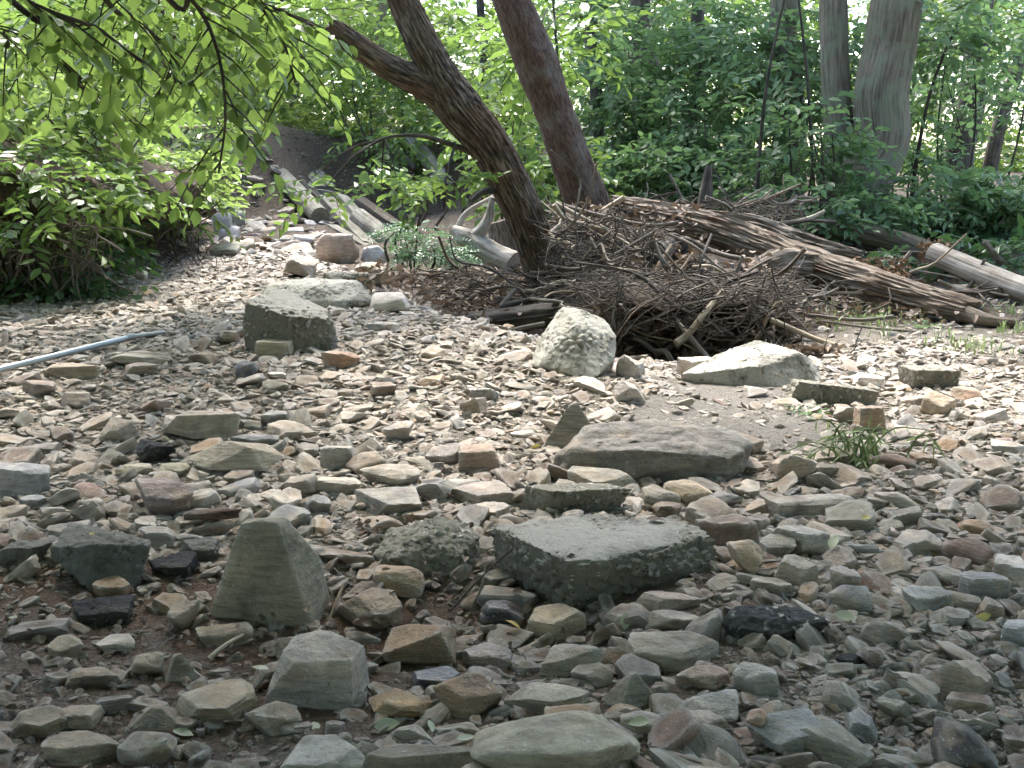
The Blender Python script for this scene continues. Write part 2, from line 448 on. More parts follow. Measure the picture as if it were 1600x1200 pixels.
# undercut lip of the left bank
lip = np.array([(-5.2, 5.45), (-4.0, 5.30), (-3.0, 5.22), (-2.42, 5.30), (-2.20, 5.75), (-2.24, 6.6), (-2.38, 7.6), (-2.52, 8.6), (-2.80, 9.6)])
tl = np.linspace(0, len(lip) - 1.001, 240); il = tl.astype(int); lp = lip[il] + (lip[il + 1] - lip[il]) * (tl - il)[:, None]
kern = np.ones(21) / 21; lp = np.stack([np.convolve(np.pad(lp[:, c_], 10, 'edge'), kern, 'valid') for c_ in (0, 1)], -1)
tg = np.gradient(lp, axis=0); tg /= np.linalg.norm(tg, axis=1)[:, None]; nn = np.stack([tg[:, 1], -tg[:, 0]], -1)
sec = np.array([(-.9, .86), (-.5, .84), (-.2, .80), (.0, .75), (.12, .68), (.17, .60), (.13, .52), (.02, .46), (-.15, .42), (-.35, .38), (-.9, .30)])
nl_, ns_l = len(lp), len(sec)
lv = np.zeros((nl_, ns_l, 3)); lv[..., :2] = lp[:, None] + nn[:, None] * sec[None, :, :1]; lv[..., 2] = sec[None, :, 1]
wob_ = np.stack([fbm(lv * 2.4 + 9 * c_, 4, 31 + c_) for c_ in range(3)], -1); wo2 = np.stack([fbm(lv * 11 + 9 * c_, 3, 41 + c_) for c_ in range(3)], -1)
lv += wob_ * (.24, .24, .22) + wo2 * .09
lv[..., 2] *= smooth(9.9, 9.0, lv[..., 1]) * .75 + .25
il = (np.arange(nl_ - 1)[:, None] * ns_l + np.arange(ns_l - 1)[None]).ravel(); qd = np.stack([il, il + ns_l, il + ns_l + 1, il + 1], -1)
struct(obj('bank_earth', mesh_np('bank_earth', lv.reshape(-1, 3), qd, [M['ground']], smooth_shade=True, attrs={k_: np.full(nl_ * ns_l, 1.0 if k_ == 'soil' else 0.0) for k_ in ('mud', 'silt', 'soil', 'wet')})))

# ------------------------------------------------------------------ stones
ICO = {}
def ico(level):
    if level not in ICO:
        bm = bmesh.new(); bmesh.ops.create_icosphere(bm, subdivisions=level, radius=1)
        v = np.array([x.co[:] for x in bm.verts]); v /= np.linalg.norm(v, axis=1)[:, None]
        f = np.array([[x.index for x in fc.verts] for fc in bm.faces]); bm.free()
        ICO[level] = (v, f)
    return ICO[level]

def rock_shape(kind, seed, level):
    r = np.random.default_rng(seed)
    dirs, faces = ico(level)
    ax = np.array([[1, 0, 0], [-1, 0, 0], [0, 1, 0], [0, -1, 0], [0, 0, 1], [0, 0, -1]], float)
    def jit(v, a): w = v + r.normal(0, a, v.shape); return w / np.linalg.norm(w, axis=1)[:, None]
    if kind == 'round':
        n = np.concatenate([ax, jit(np.zeros((12, 3)), 1)]); d = np.concatenate([r.uniform(.95, 1.0, 6), r.uniform(.82, .98, 12)]); p, a1, a2 = 16, .06, .012
    elif kind == 'slab':
        k = r.integers(4, 7); an = np.sort(r.uniform(0, .7, k) + np.arange(k) * 2 * np.pi / k)
        side = np.stack([np.cos(an), np.sin(an), r.normal(0, .22, k)], -1); side /= np.linalg.norm(side, axis=1)[:, None]
        n = np.concatenate([side, jit(ax[4:], .07), jit(ax[4:5], .35), jit(np.zeros((4, 3)), 1)]); d = np.concatenate([r.uniform(.6, 1, k), [.5, .5], [.60], r.uniform(.70, 1.0, 4)]); p, a1, a2 = 90, .022, .014
    elif kind == 'wedge':
        k = 5; an = np.sort(r.uniform(0, .5, k) + np.arange(k) * 2 * np.pi / k)
        side = np.stack([np.cos(an), np.sin(an), r.normal(.1, .2, k)], -1); side /= np.linalg.norm(side, axis=1)[:, None]
        t = np.array([[r.uniform(-.5, .5), r.uniform(-.6, .0), .8], [r.uniform(-.7, .7), .3, .7]]); t /= np.linalg.norm(t, axis=1)[:, None]
        n = np.concatenate([side, t, ax[5:], jit(np.zeros((8, 3)), 1)]); d = np.concatenate([r.uniform(.75, 1, k), [.55, .75], [.6], r.uniform(.74, 1.0, 8)]); p, a1, a2 = 90, .022, .014
    elif kind == 'peak':
        k = 4; an = r.uniform(0, .5) + np.arange(k) * 2 * np.pi / k + r.normal(0, .2, k)
        side = np.stack([np.cos(an), np.sin(an), np.full(k, .62)], -1); side /= np.linalg.norm(side, axis=1)[:, None]
        n = np.concatenate([side, ax[5:], jit(ax[4:5], .2)]); d = np.concatenate([r.uniform(.6, .75, k), [.6], [.95]]); p, a1, a2 = 60, .03, .022
    elif kind == 'box':
        n = jit(ax, .10); d = np.full(6, .8) * r.uniform(.92, 1.08, 6)
        n = np.concatenate([n, jit(np.zeros((3, 3)), 1)]); d = np.concatenate([d, r.uniform(.95, 1.1, 3)]); p, a1, a2 = 60, .03, .022
    else:
        n = np.concatenate([jit(ax, .25), jit(np.zeros((7, 3)), 1)]); d = np.concatenate([r.uniform(.72, .95, 6), r.uniform(.55, .95, 7)]); p, a1, a2 = 90, .022, .014
    return shape_from(dirs, faces, n, d, p, a1, a2, seed)

def shape_from(dirs, faces, n, d, p, a1, a2, seed):
    c = np.maximum(dirs @ n.T / d, 1e-6)
    rad = np.exp(-np.log(np.sum(c ** p, axis=1)) / p)
    v = dirs * rad[:, None]
    v *= (1 + a1 * fbm(v * 2.2, 3, seed % 997) + a2 * fbm(v * 8, 3, seed % 991 + 3))[:, None]
    mn, mx = v.min(0), v.max(0)
    return (v - (mn + mx) / 2) / (mx - mn), faces                  # unit bounding box

def rot3(rx, ry, rz):
    return np.array(Matrix.Rotation(rz, 3, 'Z') @ Matrix.Rotation(ry, 3, 'Y') @ Matrix.Rotation(rx, 3, 'X'))

FOOT = []      # x, y, radius of every stone placed by itself, so that the scatter keeps clear
N_OWN = [0]
TONE = np.array([1.06, .965, .93])
PAL = {'tan': (.36, .31, .24), 'grey': (.30, .285, .25), 'pale': (.47, .44, .375), 'brown': (.22, .17, .125), 'ochre': (.37, .265, .155),
       'blue': (.255, .265, .26), 'red': (.28, .20, .16), 'dark': (.075, .073, .07), 'white': (.57, .55, .49), 'olive': (.255, .25, .19), 'rust': (.36, .21, .125)}

def place_box(px0, px1, py0, py1, depth=None, flat=0.28):
    """size and centre of a stone that the photo shows between these pixels, resting on the ground"""
    cx = (px0 + px1) / 2
    g = G(cx, py1)
    dist = g[1]
    s = dist / (F * ray(cx, py1)[1])
    w = (px1 - px0) * s
    vis = (py1 - py0) * s
    an = math.atan2(CAMH - g[2], dist)
    dp = (depth if depth else 0.75) * w
    h = (vis - dp * math.sin(an)) / math.cos(an)
    if h < flat * w * 0.8:
        h = flat * w * 0.8
        dp = max(0.35 * w, (vis - h * math.cos(an)) / math.sin(an))
        dp = min(dp, 1.1 * w)
    return g, w, dp, h

def rock(box, kind, colour, label, depth=None, name='stone', cat='stone', m='stone', seed=None, rot=0.0, tilt=(0, 0), sink=0.12, cells=None, group=None, lift=0, rough=1.0):
    px0, px1, py0, py1 = box
    g, w, dp, h = place_box(px0, px1, py0, py1, depth)
    N_OWN[0] += 1
    seed = seed or 100 + N_OWN[0] * 13
    big = (px1 - px0)
    level = 6 if (cells and big > 120) else 5 if (cells or big > 100) else (4 if big > 45 else 3)
    if callable(kind): v, f = kind(level, seed)
    else: v, f = rock_shape(kind, seed, level)
    if rot:                     # turn the shape inside its box
        v = v @ rot3(0, 0, rot).T; mn, mx = v.min(0), v.max(0); v = (v - (mn + mx) / 2) / (mx - mn)
    if tilt != (0, 0):
        v = (v * (w, dp, h)) @ rot3(tilt[0], tilt[1], 0).T; mn, mx = v.min(0), v.max(0); v = (v - (mn + mx) / 2) / (mx - mn)
    h2 = h * (1 + sink)
    v = v * (w, dp, h2)
    un = v / np.array([w, dp, h2]) + seed % 37
    rad_ = np.linalg.norm(v, axis=1)[:, None]
    rel = ((.05 * (rough - 1) * fbm(un * (2.6, 2.6, .5), 3, seed % 79) if rough > 1 else 0) + .022 * min(rough, 1.6) * fbm(un * 7, 3, seed % 89) - .035 * min(rough, 1.5) * np.clip(fbm(un * (3, 3, 5), 3, seed % 83) - .18, 0, 1))
    v = v * (1 + rel[:, None])
    if cells:                   # broken concrete: pebbles proud of the matrix
        size, amp = cells
        d, cv = cellular(v / size, seed)
        nrm = v / np.maximum(np.linalg.norm(v / np.array([w, dp, h2]), axis=1)[:, None], 1e-6) / np.array([w, dp, h2])
        nrm /= np.linalg.norm(nrm, axis=1)[:, None]
        if m == 'concrete_top': amp = amp * np.where(nrm[:, 2] > .8, .25, 1.25)
        v = v + nrm * (amp * (np.clip(.55 - d, -.2, .5) * (0.4 + cv)))[:, None]
    z = g[2] - h * sink + h2 / 2 + lift
    c = np.array([g[0] * (1 + dp / 2 / g[1]), g[1] + dp / 2, z])
    mats = [M[m]]; mi = None
    if m == 'concrete_top':     # worn upper face; broken mossy flanks with part of their shade in the colour
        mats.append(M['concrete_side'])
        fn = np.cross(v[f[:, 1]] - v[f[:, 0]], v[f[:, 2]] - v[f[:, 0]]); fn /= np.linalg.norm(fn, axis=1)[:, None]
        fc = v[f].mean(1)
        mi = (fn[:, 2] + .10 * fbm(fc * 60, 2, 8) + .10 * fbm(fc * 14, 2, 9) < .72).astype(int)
    me = mesh_np(name, v, f, mats, mi, smooth_shade=True, sharp=38)
    o = obj(name, me, loc=c)
    col = np.array(PAL[colour] if isinstance(colour, str) else colour) * TONE * .82 * np.random.default_rng(seed).uniform(.92, 1.08)
    o.color = (*col, 1)
    FOOT.append((c[0], c[1], 0.45 * max(w, dp), 0.40 * w, 0.42 * dp))
    tag(o, label, cat, group)
    return o

def hull(points, chips=10):
    """half-space shape from corner points: unit box, level and seed chosen by rock()"""
    def make(level, seed, p=110, a1=.012, a2=.010):
        pts = np.array(points, float); pts -= (pts.min(0) + pts.max(0)) / 2
        bm = bmesh.new()
        for q in pts: bm.verts.new(q)
        res = bmesh.ops.convex_hull(bm, input=bm.verts[:])
        bm.normal_update()
        c0 = pts.mean(0)
        n, d = [], []
        for fc in bm.faces:
            nn = np.array(fc.normal[:]); dd = nn @ (np.array(fc.verts[0].co[:]) - c0)
            if dd < 0: nn, dd = -nn, -dd
            if dd > 1e-5 and not any(np.dot(nn, q) > .999 for q in n): n.append(nn); d.append(dd)
        bm.free()
        rc = np.random.default_rng(seed)          # chipped corners and edges
        for _ in range(chips):
            q = rc.normal(0, 1, 3); q /= np.linalg.norm(q)
            n.append(q); d.append(float(((pts - c0) @ q).max()) * rc.uniform(.86, .985))
        dirs, faces = ico(max(level, 5))
        return shape_from(dirs, faces, np.array(n), np.array(d), p, a1, a2, seed)
    return make

GS = 'large stones standing out of the creek bed'
pyr = hull([(-1, -.35, 0), (.88, -.75, 0), (1, .3, 0), (-.85, .5, 0), (-.42, -.05, 1.85), (-.1, -.22, 2.0), (.22, -.2, 1.95), (.3, .15, 1.93), (-.35, .25, 1.85), (.82, .3, 1.1)], 0)
rock((325, 517, 788, 985), pyr, (.235, .225, .165), 'pointed olive grey stone standing upright like a small pyramid', depth=.62, group=GS, seed=31, rough=.35)
slab = hull([(-1.0, .45, 1.0), (-.15, .9, 1.0), (.80, .62, 1.0), (1.0, .2, .92), (-.34, -.85, 1.0), (-.28, -.88, .95), (-.95, .35, .1), (-.3, -.75, 0), (.95, .35, 0), (1.08, .0, .3), (-.2, .85, 0), (.85, -.1, .05)], 0)
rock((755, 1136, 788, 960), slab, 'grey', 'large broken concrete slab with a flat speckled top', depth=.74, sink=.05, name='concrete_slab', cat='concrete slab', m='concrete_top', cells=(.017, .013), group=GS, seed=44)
rock((578, 752, 796, 902), hull([(-1, -.2, 0), (-.95, 0, .5), (-.5, -.7, .55), (-.55, -.6, 0), (.6, -.8, 0), (.7, -.65, .6), (1, .1, .75), (1, .2, 0), (-.7, .4, .9), (.1, .5, 1.15), (.75, .4, 1.05), (0, -.35, .95), (.5, .8, 0), (-.6, .7, 0)]), 'grey', 'rounded concrete lump full of pebbles left of the large slab', name='concrete_lump', cat='concrete lump', m='concrete', cells=(.016, .013), group=GS, seed=58)
rock((584, 666, 876, 936), 'round', (.30, .22, .14), 'smooth round brown cobble under the pebbly concrete lump')
rock((418, 577, 978, 1110), hull([(-1, -.5, .1), (.8, -.7, 0), (1, .3, 0), (-.8, .6, 0), (-.6, -.1, 1.25), (-.3, -.5, 1.2), (.75, -.45, 1.2), (.95, .2, 1.3), (.1, .5, 1.5), (-.5, .5, 1.3)]), (.40, .38, .33), 'pale grey block with ochre base in front of the pointed stone', depth=.7, group=GS)
rock((524, 632, 908, 990), 'wedge', (.28, .235, .18), 'dark brown wedge stone beside the right foot of the pointed stone', seed=77)
rock((600, 716, 952, 1044), 'angular', (.27, .20, .13), 'jagged brown stone with wet dark flank in the wet hollow')
rock((822, 917, 934, 1003), 'wedge', (.44, .38, .28), 'pale tan wedge stone below the front corner of the large slab', seed=91)
rock((840, 942, 988, 1058), 'angular', (.30, .29, .24), 'grey angular stone below the pale tan wedge stone')
rock((748, 818, 934, 988), 'round', (.05, .05, .055), 'wet black stone in the shadow under the large slab', m='stone_wet')
rock((640, 722, 1038, 1080), 'slab', (.085, .095, .12), 'wet dark slate blue stone between brown stones', m='stone_wet')
rock((722, 800, 998, 1048), 'round', (.24, .20, .18), 'wet purplish brown stone in the wet hollow', m='stone_wet')
rock((572, 678, 1068, 1130), 'angular', (.31, .235, .14), 'ochre angular stone right of the pale grey block')
rock((676, 788, 1048, 1124), 'wedge', (.23, .17, .11), 'dark brown block with flat top beside the ochre stone', seed=133)
rock((784, 924, 1060, 1126), 'slab', (.29, .275, .21), 'flat layered grey stone behind the biggest front boulder', m='stone_banded', seed=141)
rock((730, 1008, 1103, 1235), 'round', (.33, .32, .25), 'biggest smooth greenish grey boulder at the very front', depth=.6, group=GS, seed=153)
rock((428, 590, 1150, 1230), 'slab', (.40, .40, .36), 'pale grey flat stone cut by the front edge')
rock((560, 745, 1170, 1230), 'slab', (.24, .22, .17), 'low brown flat stone left of the biggest front boulder')
rock((185, 275, 1136, 1205), 'wedge', (.29, .27, .22), 'grey brown wedge stone near the front left corner', seed=171)
rock((70, 195, 1140, 1200), 'slab', (.26, .225, .17), 'long low brown stone near the front left corner')
rock((272, 404, 1060, 1136), 'slab', (.42, .335, .22), 'flat tan stone on the mud left of the pale grey block', m='stone_banded', seed=183)
rock((203, 306, 1086, 1146), 'peak', (.25, .235, .21), 'low grey stone with a triangular face on the mud')
rock((383, 474, 1088, 1152), 'wedge', (.28, .245, .185), 'grey brown wedge stone under the pale grey block', seed=199)
rock((18, 108, 1100, 1156), 'slab', (.24, .20, .14), 'low brown stone on the mud at the left edge')
rock((88, 158, 1098, 1142), 'box', (.34, .29, .215), 'small tan block leaning on the low brown stone at left')
rock((154, 218, 988, 1020), 'slab', (.46, .44, .39), 'small pale flat stone lying alone on the brown mud')
rock((254, 322, 1012, 1068), 'peak', (.30, .265, .21), 'small peaked brown grey stone on the mud', seed=231)
rock((102, 198, 1038, 1076), 'slab', (.25, .21, .155), 'thin flat brown stone on the mud')
rock((78, 142, 988, 1034), 'wedge', (.27, .245, .19), 'small grey brown wedge stone on the mud by black lump', seed=247)
rock((265, 312, 936, 988), 'angular', (.36, .31, .25), 'pinkish tan stone at the left foot of the pointed stone')
rock((205, 258, 1018, 1060), 'round', (.30, .26, .19), 'rounded tan stone half sunk in the mud')
rock((302, 400, 968, 1012), 'slab', (.26, .225, .16), 'flat brown stone under the front edge of the pointed stone', sink=.3)
rock((115, 217, 922, 980), 'angular', 'dark', 'black asphalt lump lying on the brown mud', name='asphalt_lump', cat='asphalt lump', m='asphalt_dark', cells=(.012, .006))
rock((95, 250, 800, 925), 'angular', 'dark', 'big crumbling grey asphalt mass left of the pointed stone', depth=1.0, name='asphalt_lump', cat='asphalt lump', m='asphalt_grey', cells=(.02, .010), group=GS)
rock((230, 306, 858, 906), 'angular', 'dark', 'black asphalt chunk behind the pointed stone at left', name='asphalt_lump', cat='asphalt lump', m='asphalt_dark', cells=(.012, .006))
rock((0, 82, 838, 890), 'slab', 'dark', 'grey asphalt piece at the left edge', name='asphalt_lump', cat='asphalt lump', m='asphalt_grey', cells=(.016, .008))
rock((275, 345, 838, 880), 'slab', 'dark', 'flat grey asphalt piece touching the pointed stone', name='asphalt_lump', cat='asphalt lump', m='asphalt_grey', cells=(.016, .008))
rock((296, 448, 692, 745), hull([(-1, 0, .3), (-.55, -.5, .0), (.6, -.55, .0), (1, 0, .35), (.3, .55, .3), (-.5, .5, .3), (.35, -.3, .85), (-.2, .1, 1.0), (.6, .2, .8)]), (.42, .375, .28), 'long pale tan stone with a shadowed hollow beneath', depth=.45, m='stone_banded', group=GS, lift=.02)
rock((208, 312, 736, 815), 'slab', (.255, .215, .205), 'tilted purplish brown slab behind the crumbling asphalt', depth=.8, tilt=(.45, .25), group=GS, seed=301)
rock((-20, 86, 712, 780), 'slab', (.30, .315, .32), 'large bluish grey flat stone at the left edge', group=GS)
rock((214, 274, 684, 726), 'angular', 'dark', 'glossy black asphalt chunk left of the long pale stone', name='asphalt_lump', cat='asphalt lump', m='asphalt_dark', cells=(.012, .007), depth=.8)
rock((180, 240, 722, 745), 'slab', (.46, .43, .33), 'small cream flat stone beside the glossy black chunk')
rock((247, 298, 720, 746), 'round', (.44, .43, .32), 'small cream rounded stone left of the long pale stone')
rock((30, 78, 770, 796), 'slab', (.22, .25, .26), 'small dark blue stone below the bluish flat stone')
blk = hull([(-1, -.3, 0), (.1, -.65, -.05), (1, -.2, 0), (.95, .5, 0), (-.5, .7, 0), (-.95, .15, .95), (-.25, .65, 1.1), (.85, .3, .72), (1, -.1, .62), (.12, -.55, .72), (-.9, -.15, .92)])
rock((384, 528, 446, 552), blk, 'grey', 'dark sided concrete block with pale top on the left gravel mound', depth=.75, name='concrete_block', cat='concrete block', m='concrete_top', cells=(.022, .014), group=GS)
rock((374, 428, 512, 530), 'box', (.28, .18, .13), 'worn red brick piece against the concrete block', depth=.5, name='brick_piece', cat='brick')
rock((400, 462, 528, 558), 'box', (.36, .33, .24), 'tan block in front of the concrete block', depth=.6)
rock((344, 374, 514, 538), 'angular', (.42, .36, .27), 'small tan stone left of the red brick piece')
rock((504, 564, 543, 578), 'angular', (.31, .21, .14), 'rust coloured stone at the right foot of the concrete block')
rock((252, 378, 636, 690), 'slab', (.35, .325, .26), 'long grey tan stone left of the dark flat stone', depth=.5, group=GS)
rock((368, 402, 562, 592), 'round', (.09, .10, .12), 'small dark grey stone in the left gravel')
rock((158, 216, 648, 694), 'angular', (.37, .34, .28), 'grey tan angular stone on the left gravel')
rock((94, 146, 608, 640), 'slab', (.30, .27, .23), 'flat grey stone below the metal pipe')
rock((36, 88, 590, 622), 'wedge', (.24, .20, .17), 'brown wedge stone under the metal pipe end', seed=371)
rock((68, 160, 566, 592), 'slab', (.33, .285, .22), 'flat tan stone beside the metal pipe')
rock((360, 440, 680, 702), 'slab', (.21, .225, .23), 'dark blue grey flat stone behind the long pale stone')
rock((372, 412, 652, 676), 'wedge', (.17, .19, .165), 'dark green grey wedge stone in the left gravel', seed=389)
rock((415, 500, 655, 690), 'slab', (.37, .335, .27), 'tan flat stone right of the dark green wedge')
rock((500, 560, 690, 735), 'slab', (.36, .35, .31), 'grey flat stone in the middle gravel')
rock((443, 500, 736, 780), 'angular', (.36, .33, .27), 'grey tan stone right of the long pale stone')
rock((490, 566, 738, 778), 'slab', (.39, .37, .31), 'pale flat slab behind the pointed stone')
rock((548, 668, 757, 812), 'slab', (.32, .315, .28), 'broad grey slab behind the pebbly concrete lump', seed=421)
rock((560, 660, 722, 762), 'slab', (.34, .32, .27), 'broad tan slab behind the broad grey slab')
rock((698, 806, 748, 796), 'slab', (.33, .30, .265), 'flat grey brown slab left of the dark pebbly slab')
rock((725, 800, 782, 815), 'slab', (.46, .43, .36), 'pale flat stone behind the pebbly concrete lump')
rock((664, 742, 686, 726), 'wedge', (.27, .255, .235), 'dark grey wedge stone left of the peaked stone', seed=443)
rock((715, 785, 690, 738), 'box', (.28, .22, .17), 'brown block stone in the middle gravel', seed=449)
rock((600, 648, 655, 690), 'angular', (.36, .35, .33), 'small grey angular stone in the middle gravel')
rb = hull([(-1, -.1, .3), (-.75, .3, .9), (-.25, .35, 1.6), (.15, .3, 1.55), (.75, .3, 1.3), (1, .0, .9), (.9, -.35, .5), (.35, -.75, .15), (-.1, -.6, .35), (-.85, -.4, .35), (.9, .3, 0), (-.9, .4, 0), (.2, -.55, 0), (.05, -.2, 1.25)], 2)
rock((826, 966, 472, 592), rb, 'white', 'white rough concrete boulder standing before the driftwood', depth=.8, name='concrete_boulder', cat='boulder', m='concrete_pale', cells=(.02, .012), group=GS, seed=470)
rock((842, 946, 616, 704), 'peak', (.27, .235, .185), 'peaked brown stone with streaked faces in the middle gravel', depth=.75, m='stone_banded', group=GS, seed=483)
rock((850, 1178, 696, 754), hull([(-1, -.2, 0), (-.9, -.5, .7), (-.7, .4, .9), (.2, .6, .95), (.95, .4, .8), (1, -.1, .7), (.7, -.55, .6), (.7, -.55, 0), (-.6, -.6, 0), (.1, -.6, .7), (1, .3, 0), (-.7, .5, 0)]), (.215, .21, .185), 'large flat brown slab with sandy top', depth=.55, rough=2.2, m='stone', group=GS, cells=(.045, .016), sink=.35)
rock((884, 998, 720, 776), 'wedge', (.30, .295, .245), 'grey slab piece leaning on the large brown slab', seed=499, tilt=(-.2, 0))
rock((812, 988, 760, 806), 'slab', 'grey', 'dark pebbly slab behind the large concrete slab', name='concrete_slab', cat='concrete slab', m='concrete', cells=(.014, .006), depth=.6)
rock((1034, 1112, 746, 794), 'round', (.42, .36, .26), 'rounded tan cobble right of the grey slab piece')
rock((1002, 1062, 758, 798), 'round', (.31, .30, .25), 'rounded grey cobble touching the tan cobble')
rock((1108, 1158, 764, 797), 'angular', (.27, .28, .28), 'blue grey angular stone right of the tan cobble')
rock((1124, 1194, 672, 712), 'wedge', (.25, .205, .155), 'brown block on the sandy edge of the large brown slab', seed=541)
rock((1010, 1080, 678, 708), 'round', (.56, .54, .48), 'white rounded stone behind the large brown slab')
rock((1206, 1272, 700, 756), 'angular', (.40, .34, .28), 'pinkish tan angular stone right of the large brown slab', seed=551)
rock((958, 1008, 590, 630), 'angular', (.54, .53, .50), 'pale stone in front of the white boulder')
rock((962, 1002, 550, 592), 'wedge', (.43, .41, .36), 'grey stone at the right foot of the white boulder', seed=561)
rock((1058, 1120, 555, 590), 'slab', (.42, .40, .34), 'flat grey tan stone left of the right concrete slab')
sl2 = hull([(-1, -.15, .25), (-.9, -.2, 0), (.1, -.6, 0), (.9, -.2, 0), (1, .4, .35), (.5, .6, .75), (.15, .5, .95), (-.4, .2, .7), (-.05, -.5, .55), (.6, -.1, .8), (-.95, 0, 0), (.9, .6, 0)])
rock((1056, 1290, 525, 604), sl2, 'pale', 'tilted pale concrete slab full of pebbles by the scour hole', depth=.55, name='concrete_slab', cat='concrete slab', m='concrete_pale', cells=(.016, .008), group=GS)
rock((1228, 1368, 586, 634), 'box', 'grey', 'long dark pebbly concrete bar right of the pale slab', depth=.4, name='concrete_bar', cat='concrete bar', m='concrete', cells=(.02, .012), tilt=(0, .12))
rock((1408, 1488, 567, 608), 'box', 'grey', 'dark pebbly concrete chunk near the grass', depth=.7, name='concrete_lump', cat='concrete lump', m='concrete', cells=(.016, .010))
rock((1438, 1492, 608, 652), 'wedge', (.42, .35, .26), 'tan wedge stone on the right gravel', seed=601)
rock((1484, 1534, 602, 630), 'angular', (.34, .24, .17), 'brown stone right of the tan wedge stone')
rock((1330, 1382, 580, 606), 'angular', (.50, .48, .43), 'pale stone behind the concrete bar')
rock((1298, 1350, 628, 662), 'angular', (.36, .36, .31), 'grey angular stone in front of the concrete bar')
rock((1335, 1385, 630, 676), 'box', (.34, .26, .18), 'tan brown block behind the green sprig', seed=619)
rock((1255, 1320, 720, 745), 'slab', (.24, .225, .19), 'dark flat stone under the green sprig')
rock((1125, 1293, 946, 1010), 'slab', 'dark', 'black asphalt piece set with white gravel', name='asphalt_lump', cat='asphalt lump', m='asphalt', cells=(.014, .006), depth=.6, group=GS)
rock((1163, 1288, 1103, 1190), 'slab', (.29, .31, .30), 'large blue grey flat stone near the front right', depth=.75, group=GS, seed=631)
rock((1163, 1197, 1138, 1170), 'round', (.38, .24, .165), 'small orange pebble on the blue grey flat stone', lift=.03)
rock((1053, 1142, 1036, 1080), 'slab', (.38, .29, .23), 'reddish flat stone in the right foreground')
rock((1143, 1212, 1030, 1090), 'round', (.33, .335, .305), 'upright grey rounded stone right of the reddish stone')
rock((1064, 1156, 1076, 1134), 'angular', (.30, .30, .27), 'grey stone below the reddish flat stone')
rock((1058, 1138, 1110, 1152), 'slab', (.35, .32, .27), 'tan grey flat stone right of the biggest front boulder')
rock((974, 1128, 984, 1052), hull([(-1, -.3, 0), (-.9, -.4, .85), (-.8, .4, 1), (.4, .5, 1), (1, .3, .75), (.9, -.1, .1), (.2, -.6, .1), (.1, -.5, .8), (1, .3, 0), (-.8, .5, 0)]), (.30, .265, .20), 'brown flat topped block below the large slab', depth=.55, m='stone_banded', group=GS)
rock((986, 1098, 926, 960), 'slab', (.40, .35, .30), 'pinkish flat stone under the right end of the large slab')
rock((1004, 1098, 948, 988), 'slab', (.37, .35, .30), 'grey tan flat stone on the brown flat topped block', seed=677)
rock((938, 1032, 1036, 1112), 'peak', (.26, .255, .21), 'grey peaked stone in the front middle', seed=683)
rock((890, 958, 1032, 1076), 'slab', (.32, .305, .25), 'slanted grey flat stone beside the grey peaked stone')
rock((968, 1036, 1106, 1150), 'round', (.33, .325, .29), 'rounded grey stone with a pale leaf on it')
rock((1208, 1298, 812, 874), 'slab', (.36, .36, .32), 'broad grey flat stone on the right gravel', seed=701)
rock((1184, 1242, 833, 874), 'angular', (.27, .265, .23), 'dark grey stone against the broad grey flat stone')
rock((1136, 1192, 840, 904), 'angular', (.42, .35, .25), 'tan stone at the right end of the large slab')
rock((1208, 1278, 862, 924), 'wedge', (.38, .35, .29), 'tan grey wedge stone below the broad grey flat stone', seed=719)
rock((1168, 1236, 894, 936), 'slab', (.38, .35, .30), 'tan flat stone right of the large slab')
rock((1294, 1340, 884, 928), 'box', (.37, .34, .30), 'small pale block on the right gravel', seed=733)
rock((1410, 1488, 912, 960), 'slab', (.36, .38, .37), 'bluish pale flat stone on the right gravel')
rock((1438, 1512, 878, 922), 'wedge', (.33, .315, .26), 'grey wedge stone behind the bluish pale stone', seed=743)
rock((1558, 1625, 966, 1016), 'slab', (.34, .36, .37), 'blue grey flat stone at the right edge')
rock((1340, 1380, 1006, 1046), 'angular', (.24, .19, .16), 'dark purplish stone on the right foreground gravel')
rock((1305, 1350, 1020, 1046), 'slab', 'dark', 'small black asphalt bit in the right gravel', name='asphalt_lump', cat='asphalt lump', m='asphalt_dark')
rock((1195, 1335, 785, 815), 'slab', (.40, .38, .33), 'long pale flat stone on the right gravel', depth=.45)
rock((405, 590, 444, 482), hull([(-1, 0, .25), (-.6, -.6, .3), (.3, -.8, .35), (1, -.2, .3), (.7, .7, .9), (-.2, .8, 1), (-.9, .5, .8), (-.9, .4, 0), (.9, .5, 0), (.3, -.85, 0), (-.6, -.7, 0), (0, -.2, .8)]), 'grey', 'big flat gravelly concrete slab behind the concrete block', depth=1.2, name='concrete_slab', cat='concrete slab', m='concrete_pale', cells=(.022, .010), group=GS)
rock((502, 600, 424, 450), 'slab', 'grey', 'dark mossy concrete slab before the timbers', depth=.5, name='concrete_slab', cat='concrete slab', m='concrete', cells=(.03, .015))
GF = 'boulders below the far bank'
rock((494, 562, 362, 412), 'round', (.44, .35, .27), 'tan rounded boulder at the foot of the timbers', name='boulder', cat='boulder', group=GF)
rock((562, 604, 382, 410), 'angular', (.31, .33, .32), 'grey boulder touching the lower timber', name='boulder', cat='boulder', group=GF)
rock((440, 496, 396, 434), 'angular', (.36, .33, .28), 'grey brown boulder in the far bed', name='boulder', cat='boulder', group=GF)
rock((326, 364, 332, 374), 'round', (.36, .39, .37), 'grey boulder left of the dirt mound', name='boulder', cat='boulder', group=GF)
rock((278, 334, 340, 372), 'slab', (.40, .34, .26), 'tan boulder left of the grey boulder', name='boulder', cat='boulder', group=GF)
rock((355, 386, 328, 352), 'angular', (.34, .37, .36), 'small blue grey boulder at the mound foot', name='boulder', cat='boulder', group=GF)
